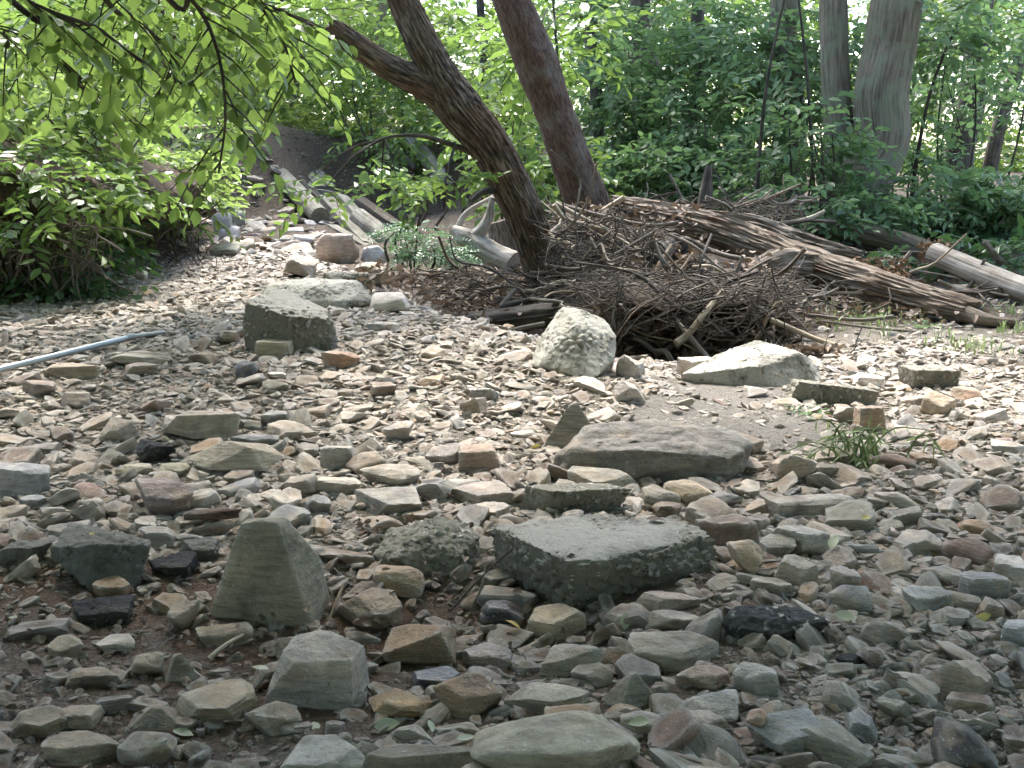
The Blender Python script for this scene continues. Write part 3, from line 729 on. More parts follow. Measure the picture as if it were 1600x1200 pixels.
rock((284, 330, 300, 326), 'round', (.33, .36, .36), 'blue grey boulder high on the left bank', name='boulder', cat='boulder', group=GF)
rock((458, 492, 366, 386), 'round', (.40, .40, .38), 'small pale grey boulder beside driftwood', name='boulder', cat='boulder', group=GF)
rock((340, 374, 352, 374), 'round', (.56, .56, .54), 'whitish boulder below the dirt mound', name='boulder', cat='boulder', group=GF)
rock((330, 376, 378, 402), 'round', (.38, .38, .31), 'olive grey boulder in the far bed', name='boulder', cat='boulder', group=GF)
rock((360, 398, 372, 396), 'angular', (.25, .26, .21), 'dark olive boulder near the driftwood', name='boulder', cat='boulder', group=GF)
rock((204, 232, 424, 438), 'round', (.45, .38, .31), 'small pinkish stone at the foot of the left bank', cat='stone')
rock((555, 605, 408, 428), 'round', (.42, .38, .28), 'small tan boulder below the grey boulder', name='boulder', cat='boulder', group=GF)
rock((580, 640, 455, 490), 'round', (.50, .48, .43), 'pale rounded stone beside the leaf litter')
rock((1120, 1148, 545, 560), 'slab', (.40, .37, .31), 'small tan stone by the scour hole')
rock((570, 630, 500, 520), 'slab', (.31, .32, .31), 'dark grey flat stone on the gravel mound')
rock((655, 702, 538, 562), 'wedge', (.40, .36, .29), 'tan wedge stone on the gravel mound', seed=811)
rock((845, 890, 556, 580), 'slab', (.45, .34, .25), 'orange tan flat stone left of the white boulder')
# ------------------------------------------------------------------ loose stones: the largest as things, the rest as one gravel
KINDS = ['angular', 'slab', 'angular', 'wedge', 'slab', 'angular', 'box', 'wedge', 'slab', 'round']
COLW = [('tan', .32), ('grey', .20), ('pale', .24), ('brown', .10), ('ochre', .025), ('blue', .06), ('red', .025), ('dark', .01), ('white', .03), ('olive', .05)]
CN = [c for c, _ in COLW]; CWT = np.array([w for _, w in COLW]); CWT = CWT / CWT.sum()
CWN = np.array([dict(tan=.16, grey=.12, pale=.05, brown=.34, ochre=.10, blue=.06, red=.07, dark=.04, white=.01, olive=.14)[c] for c in CN]); CWN = CWN / CWN.sum()     # iron stained stones of the wet near bed
def fine_mask(x, y): return smooth(1.2, .6, ell(x, y, .85, 1.45, .45, .32)) + .7 * smooth(1.2, .7, ell(x, y, 1.5, 2.6, .55, .45))
def in_bed(x, y):
    ok = (np.abs(x) < 0.50 * y + 1.25) & (x > np.where(y > 9.6, -3.7, bank_x(y) + 0.02)) | ((y < 5.2) & (np.abs(x) < 0.50 * y + 1.25))
    behind = (side_line(x, y) > 0.12) & (y > 5.15) & (x < 0.5)          # channel and litter before the leaning tree
    right = (x > 0.25) & (y > 4.85 + 0.25 * np.clip(x - 1.7, 0, 3))
    right |= (x > .36) & (x < 1.32) & (y > 4.5)
    return ok & ~right & ~behind & (y < 12.2)
def side_line(x, y):
    ex, ey = -1.25, 7.6; bx, by = 0.30, 4.0
    return -((x - ex) * (by - ey) - (y - ey) * (bx - ex)) / math.hypot(bx - ex, by - ey)
foot = np.array([f[:2] + f[3:] for f in FOOT])
def clear_of(x, y, k=1.0, extra=0.0):
    ok = np.ones(len(x), bool)
    for fx, fy, fw, fd in foot:
        ok &= ((x - fx) / (fw * k + extra)) ** 2 + ((y - fy) / (fd * k + extra)) ** 2 > 1
    return ok
def dart(n_try, rmin, rmax, power, taken, gap=0.8, ymax=12.0, wide=1.2):
    """stones by dart throwing, large first; ys drawn so that the image is evenly filled"""
    yy = 1.15 + (ymax - 1.15) * rng.random(n_try) ** 1.25
    xx = (rng.random(n_try) * 2 - 1) * (0.50 * yy + wide)
    rr = np.sort(rmin + (rmax - rmin) * rng.random(n_try) ** power)[::-1]
    ok = in_bed(xx, yy)
    keep = 1 - 0.96 * mud_mask(xx, yy) - 0.95 * silt_mask(xx, yy) - .7 * fine_mask(xx, yy)
    ok &= rng.random(n_try) < keep
    ok &= clear_of(xx, yy, 1.0, rr * 0.7)
    cell = 0.14; grid = {}
    out = []
    for t in taken: grid.setdefault((int(t[0] // cell), int(t[1] // cell)), []).append(t)
    for i in np.where(ok)[0]:
        x, y, r = xx[i], yy[i], rr[i]; a, b = int(x // cell), int(y // cell); good = True
        for u in (a - 1, a, a + 1):
            for v in (b - 1, b, b + 1):
                for t in grid.get((u, v), ()):
                    if (t[0] - x) ** 2 + (t[1] - y) ** 2 < ((t[2] + r) * gap) ** 2: good = False; break
                if not good: break
            if not good: break
        if good:
            s = (x, y, r); out.append(s); grid.setdefault((a, b), []).append(s)
    return out

big = dart(3600, 0.024, 0.058, 2.6, [], 0.95, 8.0, .15)
big = sorted(big, key=lambda s: -s[2] / s[1])[:185]
unit_shapes = []
for k in range(26):
    v, f = rock_shape(KINDS[k % len(KINDS)], 5000 + k * 7, 4)
    unit_shapes.append((KINDS[k % len(KINDS)], mesh_np('stone', v, f, [M['stone_unit']], smooth_shade=True, sharp=34)))
MARKS = [('pointed olive stone', 420, 960), ('large concrete slab', 940, 930), ('long pale stone', 370, 740), ('concrete block', 455, 540), ('white boulder', 895, 585), ('peaked streaked stone', 895, 700),
         ('large brown slab', 1010, 750), ('pale pebbly slab', 1170, 600), ('green sprig', 1340, 720), ('pebbled black asphalt', 1210, 1000), ('blue grey flat stone', 1225, 1180), ('front boulder', 870, 1190),
         ('metal pipe', 120, 560), ('bluish flat stone', 40, 775), ('broad grey slab', 610, 805), ('right edge grass', 1560, 600), ('grey flat stone', 1255, 870), ('purplish slab', 260, 810), ('bluish pale stone', 1450, 955)]
MARKP = [(m, G(px, py)) for m, px, py in MARKS]
pend = {}
made = []
for i, (x, y, r) in enumerate(big):
    kd, me = unit_shapes[i % len(unit_shapes)]
    cn = CN[int(rng.choice(len(CN), p=CWN if y < 2.3 and rng.random() < .6 else CWT))]
    w = 2 * r * rng.uniform(.85, 1.25); d = 2 * r * rng.uniform(.65, 1.0); h = 2 * r * rng.uniform(.26, .52) * (1.35 if y < 2.5 else 1)
    o = obj('stone', me)
    o.scale = (w, d, h); o.rotation_euler = (rng.normal(0, .16), rng.normal(0, .16), rng.uniform(0, 6.28))
    o.location = (x, y, float(TZ(x, y)[0]) + h * rng.uniform(.02, .26))
    wet = float(wet_mask(np.array([x]), np.array([y]))[0])
    o.color = (*(np.array(PAL[cn]) * TONE * .70 * rng.uniform(.85, 1.12) * (1 - .45 * wet)), 1)
    mk, mp = min(MARKP, key=lambda t: (t[1][0] - x) ** 2 + (t[1][1] - y) ** 2)
    ang = math.degrees(math.atan2(y - mp[1], x - mp[0])) % 360
    way = ['right of', 'behind', 'left of', 'in front of'][int(((ang + 45) % 360) // 90)]
    word = {'angular': 'angular', 'slab': 'flat', 'wedge': 'wedge shaped', 'round': 'rounded', 'box': 'blocky'}[kd]
    cw = {'blue': 'bluish', 'red': 'reddish', 'olive': 'olive'}.get(cn, cn)
    key = f'{cw} {word} stone {way} the {mk}'
    pend.setdefault(key, []).append((math.hypot(x - mp[0], y - mp[1]), o)); made.append((x, y, r))
ORD = ['nearest', 'second nearest', 'third nearest', 'fourth nearest', 'fifth nearest', 'sixth nearest', 'seventh nearest', 'eighth nearest']
for key, lst in pend.items():
    lst.sort(key=lambda t: t[0])
    for j, (dd, o) in enumerate(lst):
        lab = 'small ' + key if len(lst) == 1 else f'{key}, {ORD[min(j, 7)]} to it'
        tag(o, lab, 'stone', 'loose stones lying in the creek gravel')

# gravel: unlinked stone shapes instanced on a cloud of points
gcol = bpy.data.collections.new('gravel_shapes')
for k in range(22):
    v, f = rock_shape(KINDS[k % len(KINDS)], 9000 + k * 11, 3)
    gcol.objects.link(bpy.data.objects.new('gravel_piece_%02d' % k, mesh_np('gravel_piece', v, f, [M['gravel']], smooth_shade=True, sharp=30)))
pts = []
med = dart(4600, 0.020, 0.040, 1.8, made, 0.8, 2.7)
med = med + dart(40000, 0.011, 0.036, 3.2, made + med, 0.80, 12.2)
for x, y, r in med: pts.append((x, y, r, 0.30))
def cloud(n, rmin, rmax, ymax, pw, embed):
    yy = 1.1 + (ymax - 1.1) * rng.random(n) ** pw
    xx = (rng.random(n) * 2 - 1) * (0.50 * yy + 1.2)
    rr = rmin + (rmax - rmin) * rng.random(n) ** 1.6
    ok = in_bed(xx, yy) & clear_of(xx, yy, 0.9)
    ok &= rng.random(n) < (1 - (0.84 if rmax > .01 else .5) * mud_mask(xx, yy) - 0.90 * silt_mask(xx, yy))
    return [(a, b, c, embed) for a, b, c in zip(xx[ok], yy[ok], rr[ok])]
pts += cloud(80000, 0.006, 0.020, 9.5, 1.35, 0.25)
pts += cloud(46000, 0.003, 0.007, 3.8, 1.0, 0.25)
# stones washed into the right bank's grass and along the far bed
for _ in range(900):
    x = rng.uniform(1.3, 4.2); y = rng.uniform(4.6, 6.4); pts.append((x, y, rng.uniform(.006, .026), .2))
for _ in range(420):
    y = rng.uniform(8.3, 12.1); x = rng.uniform(-3.5, -1.5); pts.append((x, y, .02 + .075 * rng.random() ** 2, .2))
for _ in range(400):
    x = rng.uniform(-3.7, -.4); y = rng.uniform(12.2, 13.6); pts.append((x, y, rng.uniform(.006, .016), .2))
for _ in range(700):
    y = rng.uniform(5.2, 9.4); x = bank_x(y) - rng.uniform(-.1, .6); pts.append((x, y, rng.uniform(.006, .022), .2))
P = np.array(pts)
zz = TZ(P[:, 0], P[:, 1])
npt = len(P)
r_ = P[:, 2]
sx = 2 * r_ * rng.uniform(.9, 1.6, npt); sy = 2 * r_ * rng.uniform(.65, 1.05, npt); sz = 2 * r_ * rng.uniform(.22, .5, npt) * np.where(P[:, 1] < 2.6, 1.35, 1)
ci = np.where((P[:, 1] < 2.3) & (rng.random(npt) < .6), rng.choice(len(CN), npt, p=CWN), rng.choice(len(CN), npt, p=CWT))
cc = np.array([PAL[c] for c in CN])[ci] * TONE * .66 * rng.uniform(.8, 1.15, (npt, 1))
cc *= (1 - 0.45 * wet_mask(P[:, 0], P[:, 1]))[:, None]
mdm = mud_mask(P[:, 0], P[:, 1])[:, None]
cc = cc * (1 - mdm * .35) + mdm * .35 * np.array([.19, .125, .075])
gme = bpy.data.meshes.new('gravel')
gme.vertices.add(npt)
gme.vertices.foreach_set('co', np.stack([P[:, 0], P[:, 1], zz + sz * rng.uniform(-.18, .30, npt)], -1).astype(np.float32).ravel())
for nm, arr in (('stone_col', cc), ('stone_scale', np.stack([sx, sy, sz], -1)), ('stone_rot', np.stack([rng.normal(0, .30, npt), rng.normal(0, .30, npt), rng.uniform(0, 6.28, npt)], -1))):
    a = gme.attributes.new(nm, 'FLOAT_VECTOR', 'POINT'); a.data.foreach_set('vector', np.asarray(arr, np.float32).ravel())
a = gme.attributes.new('stone_kind', 'INT', 'POINT'); a.data.foreach_set('value', rng.integers(0, 22, npt).astype(np.int32))
def scatter_nodes(name, coll):
    ng = bpy.data.node_groups.new(name, 'GeometryNodeTree')
    ng.interface.new_socket('Geometry', in_out='INPUT', socket_type='NodeSocketGeometry')
    ng.interface.new_socket('Geometry', in_out='OUTPUT', socket_type='NodeSocketGeometry')
    gi = ng.nodes.new('NodeGroupInput'); go = ng.nodes.new('NodeGroupOutput')
    ci_ = ng.nodes.new('GeometryNodeCollectionInfo'); ci_.inputs['Collection'].default_value = coll
    ci_.inputs['Separate Children'].default_value = True; ci_.inputs['Reset Children'].default_value = True
    ip = ng.nodes.new('GeometryNodeInstanceOnPoints'); ip.inputs['Pick Instance'].default_value = True
    def named(n, t):
        q = ng.nodes.new('GeometryNodeInputNamedAttribute'); q.data_type = t; q.inputs[0].default_value = n; return q.outputs[0]
    ng.links.new(gi.outputs[0], ip.inputs['Points']); ng.links.new(ci_.outputs[0], ip.inputs['Instance'])
    ng.links.new(named('stone_kind', 'INT'), ip.inputs['Instance Index'])
    e2r = ng.nodes.new('FunctionNodeEulerToRotation')
    ng.links.new(named('stone_rot', 'FLOAT_VECTOR'), e2r.inputs[0]); ng.links.new(e2r.outputs[0], ip.inputs['Rotation'])
    ng.links.new(named('stone_scale', 'FLOAT_VECTOR'), ip.inputs['Scale'])
    ng.links.new(ip.outputs[0], go.inputs[0])
    return ng
go_ = obj('gravel', gme)
stuff(go_, 'small mixed tan and grey gravel covering the creek bed')
go_.modifiers.new('scatter', 'NODES').node_group = scatter_nodes('gravel_scatter', gcol)
# ------------------------------------------------------------------ wood: trunks, logs, sticks
def resample(P_, n):
    P_ = np.array(P_, float); k = len(P_)
    if k == 2: return P_[0] + (P_[1] - P_[0]) * np.linspace(0, 1, n)[:, None]
    E = np.vstack([2 * P_[0] - P_[1], P_, 2 * P_[-1] - P_[-2]])
    t = np.linspace(0, k - 1 - 1e-6, n); i = t.astype(int); u = (t - i)[:, None]
    a, b, c, d = E[i], E[i + 1], E[i + 2], E[i + 3]
    return 0.5 * (2 * b + (c - a) * u + (2 * a - 5 * b + 4 * c - d) * u ** 2 + (-a + 3 * b - 3 * c + d) * u ** 3)

def tube_data(path, radii, ns=10, n=None, rough=0.0, ridge=0.0, ridge_k=9, ridge_len=5.0, seed=0, squash=1.0, cap='flat', jag=0.0):
    path = np.array(path, float); radii = np.array(radii, float)
    n = n or max(2, len(path) * 5)
    c = resample(path, n)
    rr = np.interp(np.linspace(0, 1, n), np.linspace(0, 1, len(radii)), radii)
    tan = np.gradient(c, axis=0); tan /= np.linalg.norm(tan, axis=1)[:, None]
    ref = np.array([0, 0, 1.0]) if abs(tan[0][2]) < .8 else np.array([0, 1.0, 0])
    u = np.cross(tan, ref); u /= np.linalg.norm(u, axis=1)[:, None]
    w = np.cross(u, tan)
    th = np.linspace(0, 2 * np.pi, ns, endpoint=False)
    L = np.concatenate([[0], np.cumsum(np.linalg.norm(np.diff(c, axis=0), axis=1))])
    C, S = np.cos(th)[None, :], np.sin(th)[None, :]
    q = np.stack([np.broadcast_to(C, (n, ns)), np.broadcast_to(S, (n, ns)), np.broadcast_to(L[:, None], (n, ns))], -1)
    k = np.ones((n, ns))
    if rough: k = k + rough * fbm(q * (1.3, 1.3, 3.0) + seed, 3, seed)
    if ridge:
        f1 = fbm(q * (ridge_k * .5, ridge_k * .5, ridge_len) + 7 * seed, 3, seed + 5)
        k = k + ridge * (1 - 2.2 * np.abs(f1) ** 0.8)
    R_ = rr[:, None] * k
    v = c[:, None, :] + R_[..., None] * (C[..., None] * u[:, None, :] + squash * S[..., None] * w[:, None, :])
    if jag:
        j = jag * fbm(q[0] * (3, 3, 0) + seed * 3.3, 3, seed + 9)
        v[-1] += tan[-1] * j[:, None]; v[0] -= tan[0] * (jag * fbm(q[0] * (3, 3, 0) + 50 + seed, 3, seed + 2))[:, None]
    grain = np.stack([q[..., 0] * rr[:, None], q[..., 1] * rr[:, None], q[..., 2]], -1).reshape(-1, 3) + seed % 13
    v = v.reshape(-1, 3)
    i = np.arange(n - 1)[:, None] * ns; j = np.arange(ns)[None, :]; j2 = (j + 1) % ns
    quads = np.stack([i + j, i + j2, i + ns + j2, i + ns + j], -1).reshape(-1, 4)
    caps = [c[0] - (0 if not jag else 0) * tan[0], c[-1]]
    v = np.vstack([v, caps]); grain = np.vstack([grain, grain[:2]])
    a = len(v) - 2; tri = np.concatenate([np.stack([np.full(ns, a), (np.arange(ns) + 1) % ns, np.arange(ns)], -1), np.stack([np.full(ns, a + 1), (n - 1) * ns + np.arange(ns), (n - 1) * ns + (np.arange(ns) + 1) % ns], -1)])
    return v, quads, tri, grain
def tube(name, path, radii, m, **kw):
    v, q, t, g = tube_data(path, radii, **kw)
    return mesh_np(name, v, [q, t], [M[m] if isinstance(m, str) else m], smooth_shade=True, attrs={'grain': g}, sharp=60)
def px_path(lst): return [at(*p) for p in lst]       # (px, py, distance)
def px_r(w, Y): return 0.5 * w * Y / F

def wood(name, label, cat, lst, widths, m, group=None, **kw):
    Y = [p[2] for p in lst]
    r = [px_r(w, y) for w, y in zip(widths, Y)] if len(widths) == len(lst) else [px_r(w, Y[0]) for w in widths]
    o = obj(name, tube(name, px_path(lst), r, m, **kw))
    return tag(o, label, cat, group)

# driftwood logs of the debris pile
GL = 'logs of the driftwood pile'
LOG = dict(ns=80, n=260, rough=.20, ridge=.26, ridge_k=13, ridge_len=2.6, jag=.09)
wood('fallen_log', 'longest weathered cracked log sloping down across the driftwood pile', 'log', [(962, 322, 6.9), (1040, 338, 6.8), (1130, 362, 6.6), (1250, 408, 6.3), (1380, 450, 5.85), (1518, 486, 5.45)], [34, 44, 50, 58, 56, 40], 'driftwood', GL, seed=3, squash=.8, **LOG)
wood('fallen_log', 'shorter splintered log lying along the back of the longest log', 'log', [(1085, 342, 7.05), (1180, 362, 6.95), (1260, 388, 6.85), (1345, 402, 6.75)], [30, 40, 36, 18], 'driftwood', GL, seed=8, **LOG)
wood('fallen_log', 'round smooth pale log at the right edge behind the longest log', 'log', [(1458, 396, 6.8), (1530, 426, 6.5), (1600, 453, 6.2), (1680, 480, 5.9)], [34, 36, 38, 36], 'driftwood_pale', GL, seed=11, ns=28, n=80, rough=.06, ridge=.05)
wood('fallen_log', 'mossy grey log at the foot of the twin trunked tree', 'log', [(1268, 352, 8.2), (1350, 366, 8.0), (1420, 384, 7.8), (1470, 402, 7.6)], [24, 32, 34, 28], 'bark_grey', GL, seed=14, ns=28, n=80, rough=.1, ridge=.1)
wood('fallen_log', 'thin grey end of a log below the longest log', 'log', [(1490, 480, 5.5), (1540, 500, 5.35), (1590, 506, 5.3)], [26, 20, 14], 'driftwood', GL, seed=15, ns=20, n=40, rough=.1, ridge=.1)
wood('fallen_log', 'dark damp log lying in the channel left of the white boulder', 'log', [(684, 506, 5.75), (740, 506, 5.65), (800, 500, 5.6), (862, 492, 5.6)], [22, 34, 36, 36], 'wood_dark', GL, seed=18, ns=36, n=90, rough=.12, ridge=.2, ridge_k=8, ridge_len=2, jag=.05)
wood('fallen_log', 'short broken pale ended log wedged behind the leaning trunk', 'log', [(882, 346, 6.5), (915, 355, 6.5), (950, 372, 6.5)], [26, 26, 20], 'driftwood', GL, seed=21, ns=28, n=50, rough=.14, ridge=.14, jag=.03)
wood('fallen_log', 'dark log with round sawn end facing the camera', 'log', [(1022, 396, 6.1), (1040, 388, 6.6), (1070, 378, 7.2)], [38, 38, 36], 'wood_dark', GL, seed=24, ns=28, n=40, rough=.05)
wood('fallen_log', 'rotten root end half buried under the longest log', 'log', [(1165, 432, 6.0), (1215, 416, 6.1), (1290, 420, 6.2), (1360, 446, 6.1)], [26, 46, 40, 30], 'driftwood', GL, seed=27, ns=36, n=70, rough=.3, ridge=.3, ridge_k=7, ridge_len=2, jag=.08)
wood('fallen_log', 'flat grey log piece under the longest log', 'log', [(1100, 384, 6.6), (1150, 388, 6.6)], [20, 22], 'driftwood', GL, seed=28, ns=24, n=40, rough=.15, ridge=.2)
wood('fallen_log', 'broad dark fallen bole behind the tangled twigs', 'log', [(905, 420, 6.6), (980, 432, 6.7), (1080, 440, 6.8), (1180, 452, 6.9)], [80, 84, 80, 60], 'wood_dark', GL, seed=29, ns=36, n=60, rough=.14, ridge=.12)
wood('snag', 'dark upright snag spike rising out of the driftwood pile', 'snag', [(1100, 332, 7.3), (1103, 300, 7.3), (1108, 258, 7.3)], [24, 18, 8], 'wood_dark', seed=31, ns=20, n=40, rough=.15, ridge=.2)

# forked pale driftwood left of the leaning trunk
fr = root('forked_driftwood', at(760, 405, 7.4), 'forked pale driftwood limb standing left of the leaning trunk', 'driftwood')
def part_tube(parent, name, path, radii, m, **kw):
    o = obj(name, tube(name, np.array(path) - np.array(parent.location), radii, m, **kw), parent); return o
part_tube(fr, 'limb', px_path([(800, 415, 7.3), (760, 394, 7.4), (728, 372, 7.45), (708, 360, 7.5)]), [px_r(40, 7.4), px_r(38, 7.4), px_r(30, 7.4), px_r(16, 7.4)], 'driftwood_pale', seed=41, ns=26, n=60, rough=.14, ridge=.16)
part_tube(fr, 'fork', px_path([(735, 376, 7.45), (752, 360, 7.42), (764, 338, 7.42), (770, 308, 7.4)]), [px_r(24, 7.4), px_r(18, 7.4), px_r(13, 7.4), px_r(8, 7.4)], 'driftwood_pale', seed=43, ns=16, n=40, rough=.14, ridge=.1)
part_tube(fr, 'fork', px_path([(716, 364, 7.48), (720, 345, 7.5), (735, 328, 7.5), (772, 306, 7.5)]), [px_r(10, 7.4), px_r(9, 7.4), px_r(8, 7.4), px_r(5, 7.4)], 'driftwood_pale', seed=44, ns=12, n=40, rough=.1)
wood('tree_stump', 'short tan stump behind the forked pale driftwood', 'stump', [(800, 412, 7.9), (792, 380, 7.9), (782, 345, 7.9)], [56, 48, 40], 'driftwood', seed=46, ns=30, n=50, rough=.15, ridge=.12)

# old timbers and poles lying against the far bank
GT = 'old timbers lying on the far bank'
def beam(label, a, b, w, h, m='timber', roll=0.0, pole=False):
    A, B = at(*a), at(*b)
    wr = px_r(w, a[2]) * 2; hr = px_r(h, a[2]) * 2
    if pole:
        o = obj('pole', tube('pole', [A, (A + B) / 2, B], [wr / 2, wr / 2, wr / 2], m, ns=22, n=30, rough=.05, ridge=.05, seed=int(a[0])))
        return tag(o, label, 'pole', GT)
    n = 16; d = B - A; Ln = np.linalg.norm(d); d /= Ln
    u = np.cross(d, (0, 0, 1)); u /= np.linalg.norm(u); v = np.cross(u, d)
    u, v = u * math.cos(roll) + v * math.sin(roll), v * math.cos(roll) - u * math.sin(roll)
    prof = np.array([(-.5, -.44), (-.44, -.5), (0, -.5), (.44, -.5), (.5, -.44), (.5, 0), (.5, .44), (.44, .5), (0, .5), (-.44, .5), (-.5, .44), (-.5, 0)])
    ts = np.linspace(0, 1, n); ns = len(prof)
    ring = np.array([[A + d * Ln * t + u * p[0] * wr + v * p[1] * hr for p in prof] for t in ts]).reshape(-1, 3)
    ring += 0.006 * np.stack([fbm(ring * 6 + k * 9, 2, 60 + k) for k in range(3)], -1)
    i = np.arange(n - 1)[:, None] * ns; j = np.arange(ns)[None, :]
    q = np.stack([i + j, i + (j + 1) % ns, i + ns + (j + 1) % ns, i + ns + j], -1).reshape(-1, 4)
    e0 = np.arange(ns)[None, ::-1]; e1 = (n - 1) * ns + np.arange(ns)[None, :]
    grain = np.array([[p[0] * wr, p[1] * hr, Ln * t] for t in ts for p in prof]) + int(a[0]) % 11
    me = mesh_np('timber', ring, [q, e0, e1], [M[m]], smooth_shade=True, attrs={'grain': grain}, sharp=30)
    return tag(obj('timber', me), label, 'timber', GT)
beam('round grey pole with a sawn end nearest the dirt mound', (438, 274, 12.0), (500, 338, 10.9), 26, 26, pole=True)
beam('broad grey timber sloping down right of the round pole', (508, 314, 11.6), (578, 388, 10.4), 26, 18, roll=.2)
beam('narrow grey timber lying along the broad one', (532, 314, 11.6), (604, 394, 10.4), 17, 22, roll=.2)
beam('thick rounded timber nearest the green shrub', (560, 340, 11.0), (634, 398, 10.2), 30, 30, pole=True)
beam('thin brown timber behind the thick rounded timber', (556, 312, 11.9), (618, 354, 11.4), 20, 14, 'driftwood')
beam('short upper timber stub, leftmost of the three', (466, 278, 12.5), (486, 299, 12.1), 15, 14)
beam('short upper timber stub, middle of the three', (480, 272, 12.6), (502, 298, 12.1), 16, 14)
beam('short upper timber stub, rightmost of the three', (496, 270, 12.7), (518, 296, 12.2), 12, 12)
beam('long dark timber between the round pole and the stubs', (448, 266, 12.4), (516, 330, 11.4), 12, 14, 'wood_dark')
beam('cross timber lying flat over the slope', (474, 298, 11.9), (530, 307, 11.8), 14, 12)
beam('low flat timber under the broad grey timber', (518, 356, 10.7), (590, 398, 10.2), 20, 12, roll=.1)
beam('far grey plank leaning high on the brown slope', (640, 212, 13.0), (700, 290, 12.4), 26, 8, 'timber')
beam('far thin plank beside the leaning far plank', (612, 222, 13.1), (650, 262, 12.8), 8, 8, 'timber')
wood('driftwood_branch', 'dark curved driftwood branch lying below the dirt mound', 'branch', [(400, 380, 11.2), (430, 367, 11.4), (495, 362, 11.0), (526, 353, 10.8)], [11, 14, 15, 13], 'wood_dark', seed=61, ns=14, n=40, rough=.1)
wood('fallen_log', 'old fallen log lying high on the left bank', 'log', [(232, 236, 12.0), (262, 230, 12.0), (300, 222, 12.0)], [20, 24, 20], 'driftwood', seed=63, ns=18, n=30, rough=.1)
wood('bare_branch', 'thin pale bare branch stretched above the left bank', 'branch', [(212, 193, 9.0), (260, 199, 9.0), (322, 197, 9.0)], [3, 4, 4], 'twig_pale', seed=64, ns=8, n=20, rough=.1)

# sticks that stand out
GK = 'sticks lying on the driftwood pile'
STK = dict(ns=8, rough=.08)
def stick(label, lst, w0, w1=None, m='twig', name='stick'):
    n = len(lst); w1 = w1 or w0 * .6
    return wood(name, label, 'stick', lst, list(np.linspace(w0, w1, n)), m, GK, seed=int(lst[0][0] + lst[0][1]), n=6 * n, **STK)
stick('long pale jointed stick running from the scour hole to the right gravel', [(1205, 500, 5.1), (1290, 535, 4.95), (1350, 545, 4.85), (1450, 549, 4.75)], 9, 9, 'twig_pale')
stick('thin grey stick lying on the bare soil left of the grass', [(1262, 492, 5.3), (1340, 500, 5.25), (1396, 495, 5.3)], 5, 7)
stick('thin straight stick below it pointing at the grass', [(1285, 502, 5.2), (1360, 512, 5.15), (1448, 520, 5.1)], 4, 4)
stick('thick grey stick leaning into the scour hole', [(1030, 462, 5.5), (1060, 505, 5.2), (1108, 562, 4.95)], 8, 9)
stick('stick slanting down over the short broken log', [(868, 318, 6.3), (920, 345, 6.25), (986, 376, 6.2)], 7, 5, 'twig_pale')
stick('long dark stick crossing from leaning trunk to longest log', [(868, 318, 6.4), (940, 338, 6.3), (1010, 352, 6.3), (1060, 348, 6.3)], 8, 7)
stick('stick pointing up left of the longest log', [(912, 350, 6.4), (940, 330, 6.4), (975, 308, 6.4)], 7, 7, 'twig_pale')
stick('curved stick rising from the tangled twigs to the log', [(896, 430, 6.0), (920, 395, 6.0), (950, 366, 6.0)], 6, 6)
stick('bare forked stick across the dark hollow', [(852, 415, 6.0), (905, 420, 5.95), (960, 398, 5.95), (1022, 362, 6.0)], 6, 5)
stick('dark stick leaning against the round ended log', [(1020, 440, 5.8), (1035, 412, 5.85), (1052, 384, 5.9)], 16, 12, 'driftwood')
stick('long thin branch arching over the tangled twigs', [(1045, 366, 6.0), (1085, 385, 5.9), (1120, 415, 5.8), (1160, 440, 5.7)], 5, 5)
stick('thin vertical crooked twig before the longest log', [(1112, 366, 5.8), (1098, 400, 5.7), (1092, 430, 5.7), (1100, 458, 5.6)], 4, 4)
stick('pale curved twig among the tangled twigs', [(1083, 417, 5.8), (1110, 416, 5.7), (1135, 430, 5.7)], 5, 5, 'twig_pale')
stick('short twig stub standing on the tangled twigs', [(1148, 432, 5.8), (1160, 400, 5.8)], 6, 5)
stick('slanting twig right of the twig stub', [(1160, 430, 5.8), (1185, 414, 5.8), (1205, 404, 5.8)], 4, 4)
stick('grey stick lying under the longest log', [(1070, 372, 6.3), (1130, 398, 6.2), (1210, 412, 6.1)], 8, 8)
stick('straight grey pole rising behind the longest log', [(1152, 332, 7.3), (1190, 316, 7.3), (1226, 299, 7.3)], 8, 7, 'twig')
stick('grey stick leaning at the foot of the far trunk', [(1185, 356, 7.5), (1215, 330, 7.5), (1246, 306, 7.5)], 6, 6, 'twig')
stick('crooked stick on top of the longest log', [(1020, 330, 7.2), (1050, 322, 7.2), (1068, 310, 7.2)], 9, 7)
stick('upright weathered branch at the right edge behind the pale log', [(1612, 448, 6.8), (1570, 415, 6.85), (1538, 378, 6.9)], 12, 9, 'driftwood')
stick('thin dark stick crossing the pale log', [(1468, 372, 7.2), (1490, 392, 7.0), (1510, 412, 6.9)], 4, 3)
stick('thin stick resting level on the mossy grey log', [(1338, 396, 7.2), (1420, 394, 7.2), (1515, 398, 7.2)], 4, 4)
stick('long bare stick at the right edge of the gravel', [(1430, 737, 2.85), (1520, 738, 2.82), (1620, 742, 2.8)], 4, 4, 'twig')
stick('pale stick on the leaf litter left of the leaning trunk', [(742, 420, 6.5), (790, 436, 6.4), (842, 456, 6.3)], 5, 6, 'twig_pale')
stick('brown stick leaning on the dark damp log', [(776, 488, 5.7), (790, 470, 5.75), (806, 452, 5.8)], 9, 7, 'twig')
stick('thin stick resting on the dark damp log front', [(770, 526, 5.25), (810, 514, 5.3), (850, 506, 5.35)], 8, 8, 'twig')
stick('grey root arching over the leaf litter', [(720, 478, 6.0), (750, 458, 6.0), (790, 448, 6.0), (830, 458, 6.0)], 8, 6, 'twig')
